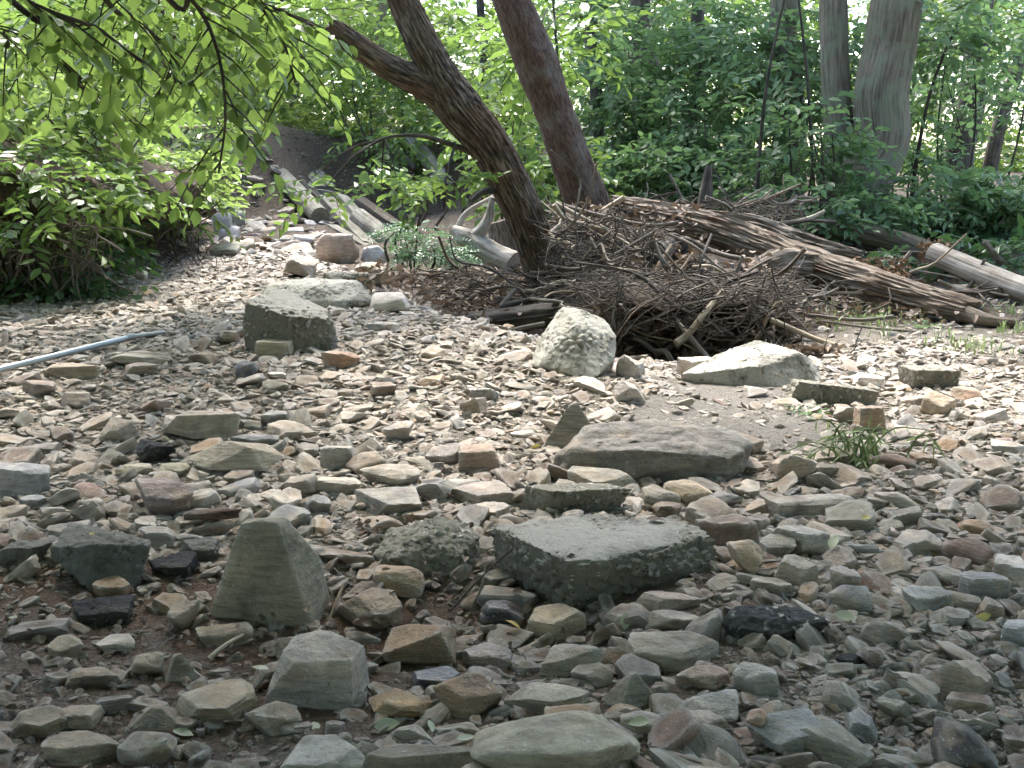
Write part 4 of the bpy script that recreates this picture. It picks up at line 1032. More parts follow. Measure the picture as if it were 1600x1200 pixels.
stick('crooked stick standing in the wet hollow by the large slab', [(706, 952, 1.93), (742, 912, 1.98), (764, 890, 2.0), (800, 858, 2.05)], 4, 3, 'twig_dark')
stick('second twig in the wet hollow', [(736, 950, 1.94), (752, 918, 1.97), (760, 880, 2.0)], 4, 3)
stick('pale stick leaning on the right flank of the pointed stone', [(513, 975, 1.9), (524, 945, 1.93), (536, 915, 1.98)], 6, 5, 'twig_pale')
stick('splinter of pale wood at the foot of the pointed stone', [(326, 1030, 1.72), (352, 1008, 1.75), (380, 992, 1.78)], 9, 5, 'twig_pale')
stick('thin rod of wood on the right gravel behind black asphalt', [(1240, 930, 1.98), (1275, 936, 1.97), (1312, 946, 1.95)], 6, 4, 'twig_dark')
stick('thin twig in front of the glossy black chunk', [(180, 735, 2.9), (205, 712, 2.95), (245, 688, 3.0)], 3, 3, 'twig_pale')
stick('bent twig at the left end of the concrete block', [(388, 455, 5.6), (394, 475, 5.5), (405, 490, 5.4)], 3, 3, 'twig_pale')

# random sticks of the pile: each its own object, the finest twigs as one tangle
def rand_stick(c, L_, r0, flat, m):
    a = rng.uniform(0, 6.28); e = rng.normal(0, flat)
    d = np.array([math.cos(a) * math.cos(e), 0.55 * math.sin(a) * math.cos(e), math.sin(e)])
    pts_ = [c + d * L_ * (t - .5) + rng.normal(0, .05 * L_, 3) * (1, .6, .7) for t in np.linspace(0, 1, 5)]
    return pts_, [r0, r0 * .9, r0 * .8, r0 * .65, r0 * .45]
ZONES = [  # px range, py range, distance range, tilt
    (880, 1250, 425, 500, 5.35, 5.9, .35), (850, 1020, 345, 470, 5.8, 6.5, .55), (960, 1230, 470, 560, 5.05, 5.45, .8), (1040, 1330, 440, 505, 5.4, 6.0, .25), (650, 850, 425, 480, 5.8, 6.8, .3), (980, 1250, 315, 350, 7.0, 7.4, .4), (1380, 1560, 440, 490, 6.0, 6.6, .3)]
ZSAY = ['on top of the tangled twigs', 'between leaning trunk and round ended log', 'hanging into the scour hole', 'on the soil under the longest log', 'on leaf litter beside the leaning trunk', 'behind the longest log', 'by the right end of the longest log']
LOOSE = {}
for k in range(150):
    z = ZONES[k % len(ZONES)]
    c = at(rng.uniform(z[0], z[1]), rng.uniform(z[2], z[3]), rng.uniform(z[4], z[5]))
    p_, r = rand_stick(c, rng.uniform(.3, 1.0), rng.uniform(.004, .012) if k % 4 else rng.uniform(.011, .022), z[6], None)
    o = obj('stick', tube('stick', p_, r, ['twig', 'twig_dark', 'twig', 'twig_pale', 'driftwood'][k % 5], ns=6, n=14, rough=.1, seed=k))
    key = ('stout ' if r[0] > .011 else 'thin ' if r[0] < .0065 else 'middling ') + ('sloping ' if abs(p_[-1][2] - p_[0][2]) > .12 else 'level ') + ['grey', 'dark brown', 'light grey', 'bleached', 'weathered brown'][k % 5] + ' stick ' + ZSAY[k % len(ZONES)]
    LOOSE.setdefault(key, []).append((float(c[0]), o))
FROM = ['leftmost', 'second from left', 'third from left', 'fourth from left', 'fifth from left', 'sixth from left', 'seventh from left', 'eighth from left']
for key, lst in LOOSE.items():
    lst.sort(key=lambda t: t[0])
    for j, (_, o) in enumerate(lst): tag(o, key if len(lst) == 1 else f'{key}, {FROM[min(j, 7)]}', 'stick', 'loose sticks tangled in the driftwood pile')
def tangle(name, n, zones, rr, ll, mats, label):
    V, Q, G_, MI = [], [], [], []; off = 0
    for k in range(n):
        z = zones[k % len(zones)]
        c = at(rng.uniform(z[0], z[1]), rng.uniform(z[2], z[3]), rng.uniform(z[4], z[5]))
        p_, r = rand_stick(c, rng.uniform(*ll), rng.uniform(*rr), z[6], None)
        v, q, t, g = tube_data(p_, r, ns=4, n=7, seed=k)
        V.append(v); Q.append(q + off); G_.append(g); MI.append(np.full(len(q), k % len(mats))); off += len(v)
    me = mesh_np(name, np.vstack(V), np.vstack(Q), [M[m] for m in mats], np.concatenate(MI), True, {'grain': np.vstack(G_)})
    return stuff(obj(name, me), label)
tangle('twig_tangle', 2000, [(920, 1220, 445, 478, 5.1, 5.35, .25), ZONES[0], ZONES[3], ZONES[0], ZONES[1], ZONES[1], ZONES[1], (930, 1240, 445, 520, 5.02, 5.2, .7), (900, 1240, 425, 470, 5.2, 5.9, .2), ZONES[5], ZONES[4], (1180, 1330, 555, 590, 4.5, 4.8, .5), ZONES[4], ZONES[5]], (.0012, .0048), (.08, .42), ['twig_dark', 'twig', 'twig_dark', 'twig', 'twig_dark'], 'tangle of fine brown twigs caught on the driftwood pile')
tangle('root_tangle', 260, [(120, 330, 340, 420, 6.6, 8.8, .9), (150, 320, 330, 400, 7.0, 8.4, .6), (0, 170, 330, 430, 5.05, 5.3, .9)], (.002, .006), (.15, .5), ['twig_dark', 'twig_dark', 'twig'], 'fine dark roots hanging out of the left bank')
GR = 'dark roots hanging from the left bank'
for k, l in enumerate([[(225, 320, 8.6), (262, 345, 8.5), (290, 375, 8.4), (318, 404, 8.3)], [(250, 362, 8.5), (275, 378, 8.4), (300, 400, 8.3)], [(200, 375, 8.3), (240, 378, 8.3), (300, 384, 8.3)], [(262, 350, 8.6), (282, 385, 8.5), (300, 408, 8.4)]]):
    wood('bank_root', ['thick dark root sloping down the end of the left bank', 'short dark root under the thick root', 'level dark root sticking out of the left bank', 'steep dark root at the bank end'][k], 'root', l, [[9, 12, 12, 9], [6, 6, 5], [6, 5, 4], [7, 6, 5]][k], 'wood_dark', GR, seed=70 + k, ns=10, n=24, rough=.15)
wood('wood_scrap', 'grey split wood scrap jutting from the left bank', 'wood scrap', [(48, 412, 5.9), (70, 420, 5.75), (90, 436, 5.6)], [10, 15, 6], 'timber', seed=77, ns=10, n=20, rough=.15, ridge=.1)

# matted debris overhanging the scour hole
nm_x, nm_y = 90, 44
ux, uy = np.meshgrid(np.linspace(0, 1, nm_x), np.linspace(0, 1, nm_y))
mx_ = .40 + 1.05 * ux; edge = 5.24 + .10 * np.sin(mx_ * 6 + 1) + .05 * np.sin(mx_ * 17) + .35 * np.abs(2 * ux - 1) ** 4
my_ = edge + (6.05 - edge) * uy
qv = np.stack([mx_, my_, 0 * mx_], -1)
mz_ = .15 + .05 * uy + .05 * fbm(qv * 5, 3, 71) + .022 * fbm(qv * 26, 3, 72) - .16 * smooth(.7, 1, np.abs(2 * ux - 1)) - .04 * smooth(.15, 0, uy)
top = np.stack([mx_, my_, mz_], -1).reshape(-1, 3); bot = np.stack([mx_, my_ + .03, mz_ - .012 - .05 * smooth(0, .3, uy) - .03 * np.abs(fbm(qv * 12, 2, 73))], -1).reshape(-1, 3)
iq = (np.arange(nm_y - 1)[:, None] * nm_x + np.arange(nm_x - 1)[None]).ravel(); qd = np.stack([iq, iq + 1, iq + nm_x + 1, iq + nm_x], -1); nb_ = nm_x * nm_y
per = np.concatenate([np.arange(nm_x), np.arange(1, nm_y) * nm_x + nm_x - 1, (nm_y - 1) * nm_x + np.arange(nm_x - 2, -1, -1), np.arange(nm_y - 2, 0, -1) * nm_x])
pn = np.roll(per, -1); sq = np.stack([per, per + nb_, pn + nb_, pn], -1)
dm = obj('debris_mat', mesh_np('debris_mat', np.vstack([top, bot]), [qd, qd[:, ::-1] + nb_, sq], [M['ground']], smooth_shade=True, attrs={k_: np.full(2 * nb_, 1.0 if k_ == 'soil' else 0.0) for k_ in ('mud', 'silt', 'soil', 'wet')}))
stuff(dm, 'matted twigs and soil overhanging the scour hole')
tag(dm, 'matted twigs and soil overhanging the scour hole', 'debris')

# metal pipe and wood scrap on the left gravel
pr = root('metal_pipe', G(120, 560), 'long light grey metal pipe lying on the gravel at left', 'pipe')
def flat_mat(name, col, metal, rough):
    m, nt, b = mat(name); tc = N(nt, 'ShaderNodeTexCoord'); n = noise(nt, tc.outputs['Object'], 25, 4)
    c = mix(nt, n.outputs[0], tuple(x * .75 for x in col), tuple(min(1, x * 1.15) for x in col))
    nt.links.new(c, b.inputs['Base Color']); b.inputs['Metallic'].default_value = metal; b.inputs['Roughness'].default_value = rough
    return m
M['steel'] = flat_mat('galvanised_steel', (.38, .42, .43), .5, .45)
M['steel_dark'] = flat_mat('dull_steel', (.30, .31, .30), .4, .5)
gA, gB, gC = G(-60, 606), G(205, 536), G(258, 526)
up = np.array([0, 0, .022])
a_, b_, c_ = gA + up * 1.3, gB + up, gC + up * .8
part_tube(pr, 'tube', [a_, (a_ + b_) / 2, b_], [.0105, .0105, .0105], 'steel', ns=16, n=10)
part_tube(pr, 'tube', [b_, (b_ + c_) / 2, c_], [.008, .008, .008], 'steel_dark', ns=12, n=8)
part_tube(pr, 'collar', [b_ - (c_ - b_) * .12, b_, b_ + (c_ - b_) * .1], [.013, .013, .013], 'steel_dark', ns=16, n=4)
def plate(name, px, w, d, h, label, m, rz, seed):
    g = G(*px); v, f = rock_shape('slab', seed, 3); v = v * (w, d, h)
    v[:, 2] += .02 * fbm(v * 7, 2, seed)
    o = obj(name, mesh_np(name, v, f, [M[m]], smooth_shade=True, sharp=35, attrs={'grain': v[:, [1, 2, 0]] + 3}), loc=(g[0], g[1] + d / 2, g[2] + .02)); o.rotation_euler = (.1, .05, rz)
    return tag(o, label, 'wood scrap')
plate('wood_scrap', (215, 576), .22, .10, .025, 'thin tan slab of split wood below the metal pipe', 'driftwood_pale', .1, 401)
plate('bark_scrap', (330, 826), .13, .04, .018, 'brown strip of bark behind the pointed stone', 'bark_brown', .0, 403)
# ------------------------------------------------------------------ leaves, sprays, crowns
LEAF6 = np.array([(0, 0, 0), (.30, .235, .04), (.68, .20, .02), (1, 0, -.06), (.68, -.20, .02), (.30, -.235, .04)])
NARROW6 = LEAF6 * (1, .42, 1)
FERN6 = LEAF6 * (1, .75, .5)
LQ = np.array([[0, 1, 2, 3], [3, 4, 5, 0]])
def unit(v): return v / np.maximum(np.linalg.norm(v, axis=-1, keepdims=True), 1e-9)
def frames(d, up):
    """matrices whose columns are forward, left, up"""
    f = unit(d); l = unit(np.cross(up, f)); u = np.cross(f, l)
    return np.stack([f, l, u], -1)
def spray(seed, nl=11, length=.42, leaf=.085, shape=LEAF6, angle=55, tilt=.35, branchy=True):
    r = np.random.default_rng(seed)
    V, Q, MI, TI = [], [], [], []; off = 0
    t = np.linspace(.08, 1, nl)
    axis = np.stack([t * length, .05 * length * np.sin(t * 3 + r.uniform(0, 6)), -.16 * length * t ** 2], -1)
    for k in range(nl):
        s = 1 if k % 2 else -1
        a = math.radians(angle * r.uniform(.7, 1.2)) * s * (0.15 if k == nl - 1 else 1)
        d = np.array([math.cos(a), math.sin(a), r.normal(-.25, .22)])
        upv = np.array([r.normal(0, tilt), r.normal(0, tilt), 1.0])
        B = frames(d[None], upv[None])[0]
        ls = leaf * r.uniform(.7, 1.15) * (0.75 + .5 * math.sin(math.pi * (k + 1) / (nl + 1)))
        V.append((shape * (1, r.uniform(.75, 1.25), r.uniform(-.6, 4.0)) * ls) @ B.T + axis[k]); Q.append(LQ + off); MI += [0, 0]; TI += [r.random()] * 6; off += 6
    th = .0035
    p = np.array([axis[0] * 0, axis[nl // 2], axis[-1]])
    ring = np.array([(0, th, 0), (0, -th * .5, th * .8), (0, -th * .5, -th * .8)])
    tv = np.vstack([p[0] + ring, p[1] + ring * .8, p[2] + ring * .4]); V.append(tv)
    for sgm in (0, 3):
        for j in range(3): Q.append(np.array([[off + sgm + j, off + sgm + (j + 1) % 3, off + sgm + 3 + (j + 1) % 3, off + sgm + 3 + j]])); MI.append(1)
    TI += [0.5] * 9
    return np.vstack(V), np.vstack(Q), np.array(MI), np.array(TI)
SPRAYS = {'broad': [spray(k, 10, .40, .092) for k in range(6)], 'big': [spray(20 + k, 8, .44, .125) for k in range(5)],
          'narrow': [spray(40 + k, 14, .36, .085, NARROW6) for k in range(4)], 'fern': [spray(60 + k, 17, .30, .042, FERN6, 68, .2) for k in range(4)],
          'ivy': [spray(80 + k, 7, .26, .062, LEAF6 * (1, 1.5, 1), 70, .4) for k in range(4)]}
def foliage(name, pos, dirs, scale, m, kind='broad', parent=None, twig='twig_dark', seed=0, uptilt=.35):
    r = np.random.default_rng(seed)
    tm = SPRAYS[kind]; n = len(pos)
    which = r.integers(0, len(tm), n)
    up_ = np.array([0, 0, 1.0]) + r.normal(0, uptilt, (n, 3))
    B = frames(dirs, up_)
    base = np.zeros(3) if parent is None else np.array(parent.location)
    V, Q, MI, TI = [], [], [], []; off = 0
    for k, (tv, tq, tm_, tt) in enumerate(tm):
        ids = np.where(which == k)[0]
        if not len(ids): continue
        v = np.einsum('nij,vj->nvi', B[ids], tv) * np.asarray(scale)[ids][:, None, None] + (pos[ids] - base)[:, None, :]
        nv = len(tv)
        V.append(v.reshape(-1, 3)); Q.append((tq[None] + (np.arange(len(ids)) * nv)[:, None, None] + off).reshape(-1, 4))
        MI.append(np.tile(tm_, len(ids))); TI.append(np.mod(np.tile(tt, len(ids)) * .55 + np.repeat(r.random(len(ids)) * .45, nv), 1)); off += nv * len(ids)
    me = mesh_np(name, np.vstack(V), np.vstack(Q), [M[m], M[twig]], np.concatenate(MI), False, {'tint': np.concatenate(TI), 'grain': np.vstack(V)})
    o = obj(name, me, parent)
    o['kind'] = 'stuff'
    return o
def clumps(c, rad, n_clump, per, cr, seed, flat=.45, hollow=.25):
    """sprays gathered into flattened clumps spread through an ellipsoid; returns positions, directions, clump centres"""
    r = np.random.default_rng(seed)
    u = unit(r.normal(0, 1, (n_clump, 3))) * (hollow + (1 - hollow) * r.random((n_clump, 1)) ** .5)
    cc = np.asarray(c) + u * np.asarray(rad)
    p = np.repeat(cc, per, 0); off = unit(r.normal(0, 1, p.shape)) * r.random((len(p), 1)) ** .4 * cr * np.array([1, 1, flat])
    pos = p + off
    out = unit(off * (1, 1, .3) + 0.5 * np.repeat(unit(u * (1, 1, .2)), per, 0) * cr + r.normal(0, .25 * cr, p.shape))
    out[:, 2] = np.clip(out[:, 2], -.55, .35) - .08
    return pos, unit(out), cc
def px_size(px, Y): return px * Y / F
def limb_to(parent, a, b, r0, m, seed, name='branch', sag=.1):
    a, b = np.array(a), np.array(b); mid = (a + b) / 2 + np.array([0, 0, sag * np.linalg.norm(b - a)])
    return part_tube(parent, name, [a, mid, b], [r0, r0 * .7, r0 * .3], m, ns=7, n=10, rough=.1, seed=seed)

# ------------------------------------------------------------------ the two leaning trees in the middle
BARK = dict(ns=132, n=330, rough=.07, ridge=.085, ridge_k=24, ridge_len=9)
lt = root('leaning_tree', at(862, 476, 6.4), 'leaning tree with furrowed bark and a broken limb rising from the driftwood', 'tree')
part_tube(lt, 'trunk', px_path([(880, 500, 6.45), (858, 440, 6.4), (835, 375, 6.35), (806, 305, 6.3), (765, 228, 6.22), (716, 166, 6.15), (684, 112, 6.12), (655, 55, 6.1), (622, -20, 6.1), (570, -180, 6.0), (470, -420, 5.8)]),
          [px_r(w * .76, 6.3) for w in (120, 84, 74, 76, 80, 86, 66, 60, 54, 44, 24)], 'bark', seed=5, **BARK)
part_tube(lt, 'broken_limb', px_path([(736, 205, 6.18), (700, 158, 6.14), (655, 128, 6.1), (605, 103, 6.05), (560, 72, 6.0), (514, 38, 5.95)]), [px_r(w * .82, 6.1) for w in (50, 60, 50, 44, 40, 32)], 'bark', seed=9, ns=48, n=90, rough=.08, ridge=.12, ridge_k=9, ridge_len=7, jag=.03)
part_tube(lt, 'branch', px_path([(742, 240, 6.2), (700, 224, 6.1), (655, 212, 6.0), (600, 216, 5.9), (560, 240, 5.8)]), [px_r(w, 6) for w in (11, 8, 6, 4, 2)], 'bark_dark', seed=12, ns=10, n=36, rough=.12)
part_tube(lt, 'branch', px_path([(780, 296, 6.25), (755, 300, 6.15), (736, 314, 6.1)]), [px_r(w, 6) for w in (14, 10, 6)], 'bark_dark', seed=13, ns=10, n=20, rough=.12)
part_tube(lt, 'branch', px_path([(712, 225, 6.1), (703, 252, 6.05), (700, 278, 6.0)]), [px_r(w, 6) for w in (5, 4, 2)], 'bark_dark', seed=14, ns=8, n=16)
for k, (a, b, w) in enumerate([((880, 470, 6.4), (985, 480, 5.9), 26), ((870, 470, 6.35), (905, 500, 5.9), 22), ((862, 470, 6.4), (835, 492, 6.0), 18)]):
    part_tube(lt, 'root', [at(*a), (at(*a) + at(*b)) / 2 + (0, 0, .04), at(*b)], [px_r(w, 6.2), px_r(w * .8, 6.2), px_r(w * .4, 6)], 'bark', seed=15 + k, ns=18, n=26, rough=.15, ridge=.1)
st = root('leaning_tree', at(925, 350, 7.7), 'brown barked leaning tree behind the driftwood pile', 'tree')
part_tube(st, 'trunk', px_path([(938, 380, 7.75), (920, 322, 7.7), (897, 262, 7.65), (868, 180, 7.6), (838, 100, 7.55), (800, 5, 7.5), (770, -80, 7.5), (700, -260, 7.4), (640, -420, 7.2)]),
          [px_r(w * .84, 7.6) for w in (110, 80, 72, 67, 74, 66, 60, 46, 30)], 'bark_brown', seed=25, ns=96, n=240, rough=.12, ridge=.05, ridge_k=16, ridge_len=14)
# leafy sprays of the leaning tree hanging left of its trunk
def px_crown(spec, seed):
    px, py, Y, rx, ry, rd, nc, per, cr = spec
    return clumps(at(px, py, Y), (px_size(rx, Y), rd, px_size(ry, Y)), nc, per, cr, seed)
def crown(parent, specs, m, kind, seed, sc=(.8, 1.2), limb=None, name='crown', limb_m='bark_dark'):
    P_, D_ = [], []
    for k, s in enumerate(specs):
        p, d, cc = px_crown(s, seed + k); P_.append(p); D_.append(d)
        if limb is not None:
            for j in range(min(4, len(cc))): limb_to(parent, limb[min(k, len(limb) - 1)], cc[j], .006 if np.linalg.norm(cc[j] - limb[min(k, len(limb) - 1)]) < 1.6 else .016, limb_m, seed + j)
    p = np.vstack(P_); d = np.vstack(D_); r = np.random.default_rng(seed)
    return foliage(name, p, d, r.uniform(*sc, len(p)), m, kind, parent, seed=seed)
crown(lt, [(520, -10, 7.2, 70, 40, .4, 5, 6, .28), (500, 290, 5.8, 50, 14, .3, 3, 2, .16), (610, 290, 5.9, 40, 14, .3, 2, 3, .16), (700, 290, 5.9, 30, 14, .2, 2, 2, .15)], 'leaf', 'broad', 101, (.55, .8), [at(640, 20, 6.1), at(600, 216, 5.9), at(600, 216, 5.9), at(700, 278, 6.0)])
crown(lt, [(470, -420, 5.6, 200, 90, .7, 5, 7, .4)], 'leaf', 'broad', 131, (.9, 1.3), [at(540, -300, 5.9)])
crown(st, [(660, -480, 7.4, 200, 120, .8, 6, 8, .45), (850, 60, 8.6, 90, 90, .4, 6, 6, .3)], 'leaf', 'broad', 151, (.9, 1.3), [at(660, -380, 7.3), at(840, 60, 7.6)])

# ------------------------------------------------------------------ trees and shrubs behind
TG = 'trees of the wood behind the creek'
def tree(name, label, base, top, w0, w1, m, specs, lm, kind, seed, grp=TG, sc=(.9, 1.3), extra=None, bends=None):
    """base / top: (px, py, Y); the trunk goes on above the frame to its crown"""
    A, B = at(*base), at(*top)
    A[2] = float(TZ(A[0], A[1])[0]) - .05
    t = root(name, A, label, 'tree', grp)
    r = np.random.default_rng(seed)
    n = 6; path = [A + (B - A) * u + np.array([r.normal(0, .03), r.normal(0, .03), 0]) * (u > 0) * (u < 1) for u in np.linspace(0, 1, n)]
    ext = B + (B - A) * .9
    path += [ext]
    r0, r1 = px_r(w0, base[2]), px_r(w1, base[2])
    part_tube(t, 'trunk', path, [r0 * 1.08] + list(np.linspace(r0, r1, n - 1)) + [r1 * .5], m, ns=40 if w0 > 30 else 16, n=110 if w0 > 30 else 40, rough=.06, ridge=.05 if w0 > 30 else .02, ridge_k=10, ridge_len=3, seed=seed)
    if extra:
        C_, D_ = at(*extra[0]), at(*extra[1]); C_[2] = A[2]
        e0, e1 = px_r(extra[2], base[2]), px_r(extra[3], base[2])
        part_tube(t, 'trunk', [C_, C_ * .66 + D_ * .34 + (.02, 0, 0), C_ * .33 + D_ * .67, D_, D_ + (D_ - C_) * .9], [e0 * 1.05, e0, (e0 + e1) / 2, e1, e1 * .5], m, ns=40, n=110, rough=.05, ridge=.05, ridge_k=10, ridge_len=3, seed=seed + 1)
    if specs: crown(t, specs, lm, kind, seed, sc, [path[3], path[4], path[5]])
    top_c, top_d, cc = clumps(ext + (0, 0, .6), (1.5, 1.3, 1.1), 14, 9, .5, seed + 77)
    foliage('crown', top_c, top_d, r.uniform(1.2, 1.7, len(top_c)), lm, 'broad', t, seed=seed + 5)
    for j in range(5): limb_to(t, path[-1] * .5 + path[-2] * .5, cc[j], .03, m, seed + 30 + j)
    return t
tree('twin_trunked_tree', 'twin trunked grey barked tree, the stoutest at right', (1345, 345, 9.0), (1402, 0, 9.0), 84, 74, 'bark_grey',
     [(1270, 130, 10.0, 110, 90, .4, 8, 5, .3), (1450, 60, 9.6, 80, 60, .4, 6, 5, .3)], 'leaf_cool', 'broad', 201, extra=((1312, 340, 9.15), (1302, 0, 9.2), 44, 40))
tree('forest_tree', 'dim grey trunk just left of the twin trunked tree', (1232, 345, 10.6), (1226, 0, 10.6), 50, 42, 'bark_grey', [(1180, 90, 10.2, 110, 90, .6, 8, 5, .3)], 'leaf_cool', 'broad', 221)
tree('forest_tree', 'slim dark trunk rising behind the upright snag', (1078, 300, 12.5), (1092, 0, 12.5), 26, 20, 'bark_dark', [(1060, 90, 12, 110, 80, .7, 8, 5, .35)], 'leaf_cool', 'broad', 241)
tree('forest_tree', 'broad dark trunk right of the brown leaning tree', (1012, 300, 13.5), (1000, 0, 13.5), 46, 30, 'bark_dark', [(985, 190, 12.6, 90, 80, .6, 9, 6, .35)], 'leaf_dark', 'broad', 261)
tree('forest_tree', 'thin trunk close behind the brown leaning tree', (930, 300, 12.0), (925, 0, 12.0), 22, 18, 'bark_dark', [(960, 110, 11.2, 90, 80, .6, 9, 6, .35)], 'leaf_cool', 'broad', 281)
tree('forest_tree', 'shaded trunk at the right before the white gap', (1496, 300, 13.5), (1535, 0, 13.5), 42, 32, 'bark_dark', [(1480, 120, 12.8, 80, 90, .6, 7, 6, .35), (1560, 60, 12.6, 70, 50, .6, 6, 6, .35)], 'leaf_cool', 'broad', 301)
tree('forest_tree', 'dark leaning trunk at the far right edge', (1540, 320, 15), (1612, 0, 15), 22, 18, 'bark_dark', [(1590, 110, 14.5, 50, 90, .6, 6, 6, .4)], 'leaf_dark', 'broad', 321)
tree('forest_tree', 'slender trunk in the bright leaves left of the broken limb', (470, 250, 17), (440, 0, 17), 14, 12, 'bark_dark', [(430, 110, 16.5, 90, 90, .8, 9, 6, .5)], 'leaf_bright', 'broad', 341, sc=(1.2, 1.7))
tree('forest_tree', 'slender trunk hidden in bright leaves at far left', (140, 260, 13), (120, 0, 13), 16, 12, 'bark_dark', [(130, 80, 12.5, 130, 80, .8, 11, 7, .5)], 'leaf_bright', 'broad', 361, sc=(1.1, 1.5))
tree('forest_tree', 'thin trunk behind the overhanging branch', (300, 240, 15), (270, 0, 15), 14, 12, 'bark_dark', [(290, 90, 14.5, 120, 80, .8, 10, 7, .5)], 'leaf_bright', 'broad', 381, sc=(1.1, 1.6))
tree('forest_tree', 'thin trunk between the broken limb and brown leaning tree', (760, 260, 15), (750, 0, 15), 14, 12, 'bark_dark', [(750, 130, 14.5, 110, 110, .8, 12, 7, .45)], 'leaf', 'broad', 401, sc=(1.1, 1.5))
tree('forest_tree', 'pale thin trunk behind the broken limb', (590, 250, 16), (600, 0, 16), 14, 12, 'bark_grey', [(590, 130, 15.5, 110, 90, .8, 10, 7, .5)], 'leaf_bright', 'broad', 421, sc=(1.1, 1.6))
for k, (px, lab, Y, lean) in enumerate([(1180, 'thin bent sapling behind the straight grey pole', 8.4, 34), (1272, 'thin dark sapling left of the twin trunks', 8.8, -18), (1420, 'thin sapling right of the twin trunks', 9.8, 70), (880, 'thin sapling between the two leaning trees', 9.4, -12)]):
    o = wood('sapling', lab, 'sapling', [(px, 345, Y), (px + lean * .2, 240, Y), (px + lean * .5, 140, Y - .1), (px + lean, 50, Y - .2), (px + lean * 1.6, -40, Y - .3)], [8, 6, 5, 4, 3], 'bark_dark', 'saplings in the wood', seed=90 + k, ns=8, n=30, rough=.1)

SG = 'shrubs along the creek banks'
def shrub(name, label, specs, lm, kind, seed, sc=(.8, 1.2), stems=6, grp=SG, hug=False):
    px, py, Y = specs[0][:3]
    c = at(px, py, Y)
    b = np.array([c[0], c[1], float(TZ(c[0], c[1])[0])])
    t = root(name, b, label, 'shrub', grp)
    r = np.random.default_rng(seed)
    P_, D_ = [], []
    for k, s in enumerate(specs):
        p, d, cc = px_crown(s, seed + k)
        gz = TZ(p[:, 0], p[:, 1]) + .03; keep = p[:, 2] > gz - .25
        p[:, 2] = np.maximum(p[:, 2], gz + .04 * r.random(len(p)))
        P_.append(p[keep]); D_.append(d[keep])
        for j in range(min(stems, len(cc))):
            q = cc[j]; g = np.array([b[0] + .6 * (q[0] - b[0]) + r.normal(0, .05), b[1] + .6 * (q[1] - b[1]), 0]); g[2] = float(TZ(g[0], g[1])[0])
            if q[2] > g[2] + .1: part_tube(t, 'stem', [g, (g + q) / 2 + r.normal(0, .05, 3), q], [.012, .009, .005], 'bark_dark', ns=6, n=9, seed=seed + j)
    p = np.vstack(P_); d = np.vstack(D_)
    assert len(p), label
    foliage('foliage', p, d, r.uniform(*sc, len(p)), lm, kind, t, seed=seed)
    return t
# (px, py, distance, half width px, half height px, half depth m, clumps, sprays per clump, clump radius)
shrub('bank_shrub', 'tall yellow green shrub filling the left edge above the bank', [(70, 215, 6.3, 120, 120, .5, 20, 8, .26), (50, 100, 6.2, 110, 90, .5, 15, 7, .28), (170, 190, 6.9, 70, 70, .4, 8, 6, .25)], 'leaf_bright', 'broad', 501, (.7, 1.0))
shrub('bank_shrub', 'shaded shrub hanging over the dark left bank', [(60, 335, 6.0, 100, 50, .35, 12, 7, .22), (150, 320, 6.6, 70, 40, .3, 7, 6, .2)], 'leaf', 'broad', 521, (.6, .9))
shrub('ground_ivy', 'dark green ivy patch at the foot of the left bank', [(50, 462, 5.45, 85, 34, .25, 16, 7, .16), (115, 478, 5.4, 40, 16, .15, 5, 6, .12)], 'leaf_dark', 'ivy', 541, (.7, 1.1), 3)
shrub('ground_ivy', 'dark trailing plants covering the face of the left bank', [(40, 400, 5.75, 90, 40, .2, 16, 8, .2), (100, 370, 6.3, 60, 36, .3, 8, 7, .2)], 'leaf_dark', 'broad', 551, (.5, .8), 3)
shrub('bank_shrub', 'leafy plants trailing over the front lip of the left bank', [(40, 290, 5.35, 110, 40, .2, 16, 7, .18), (130, 300, 5.7, 50, 30, .2, 7, 6, .16), (20, 350, 5.15, 60, 30, .1, 5, 6, .15)], 'leaf', 'broad', 553, (.5, .8), 3)
shrub('bank_shrub', 'green trailing plants along the lip of the left bank', [(240, 315, 8.3, 60, 18, .4, 9, 6, .18), (165, 310, 7.2, 50, 18, .4, 6, 6, .18)], 'leaf', 'broad', 556, (.5, .75), 3)
shrub('bank_shrub', 'bright low plants on the end of the left bank', [(235, 285, 8.2, 70, 45, .5, 14, 7, .24), (160, 260, 7.6, 60, 50, .4, 9, 6, .24)], 'leaf_bright', 'broad', 561, (.7, 1.0))
shrub('bank_shrub', 'bright shrub on the bank behind the low plants', [(220, 190, 10.5, 110, 60, .7, 16, 7, .35)], 'leaf_bright', 'broad', 581, (.9, 1.2))
shrub('bank_shrub', 'sunlit shrub on top of the far bank above the timbers', [(500, 205, 14.5, 110, 36, .8, 18, 8, .4), (420, 190, 16, 60, 50, .8, 8, 7, .45)], 'leaf_bright', 'broad', 601, (1.0, 1.4))
shrub('bank_shrub', 'green shrub on the brown slope left of the leaning trunk', [(630, 215, 13.2, 80, 40, .7, 13, 7, .35), (690, 280, 9.5, 45, 30, .3, 5, 5, .22)], 'leaf', 'broad', 621, (.9, 1.2))
shrub('bank_shrub', 'leafy shrub between the two leaning trees', [(835, 255, 8.8, 55, 60, .4, 11, 7, .25), (800, 200, 10, 50, 60, .5, 8, 7, .3)], 'leaf', 'broad', 641, (.8, 1.1))
shrub('bank_shrub', 'shaded bushes right of the brown leaning tree', [(985, 290, 9.8, 80, 40, .6, 15, 8, .3), (1080, 290, 9.4, 70, 40, .5, 12, 7, .28)], 'leaf_cool', 'broad', 661, (.8, 1.1))
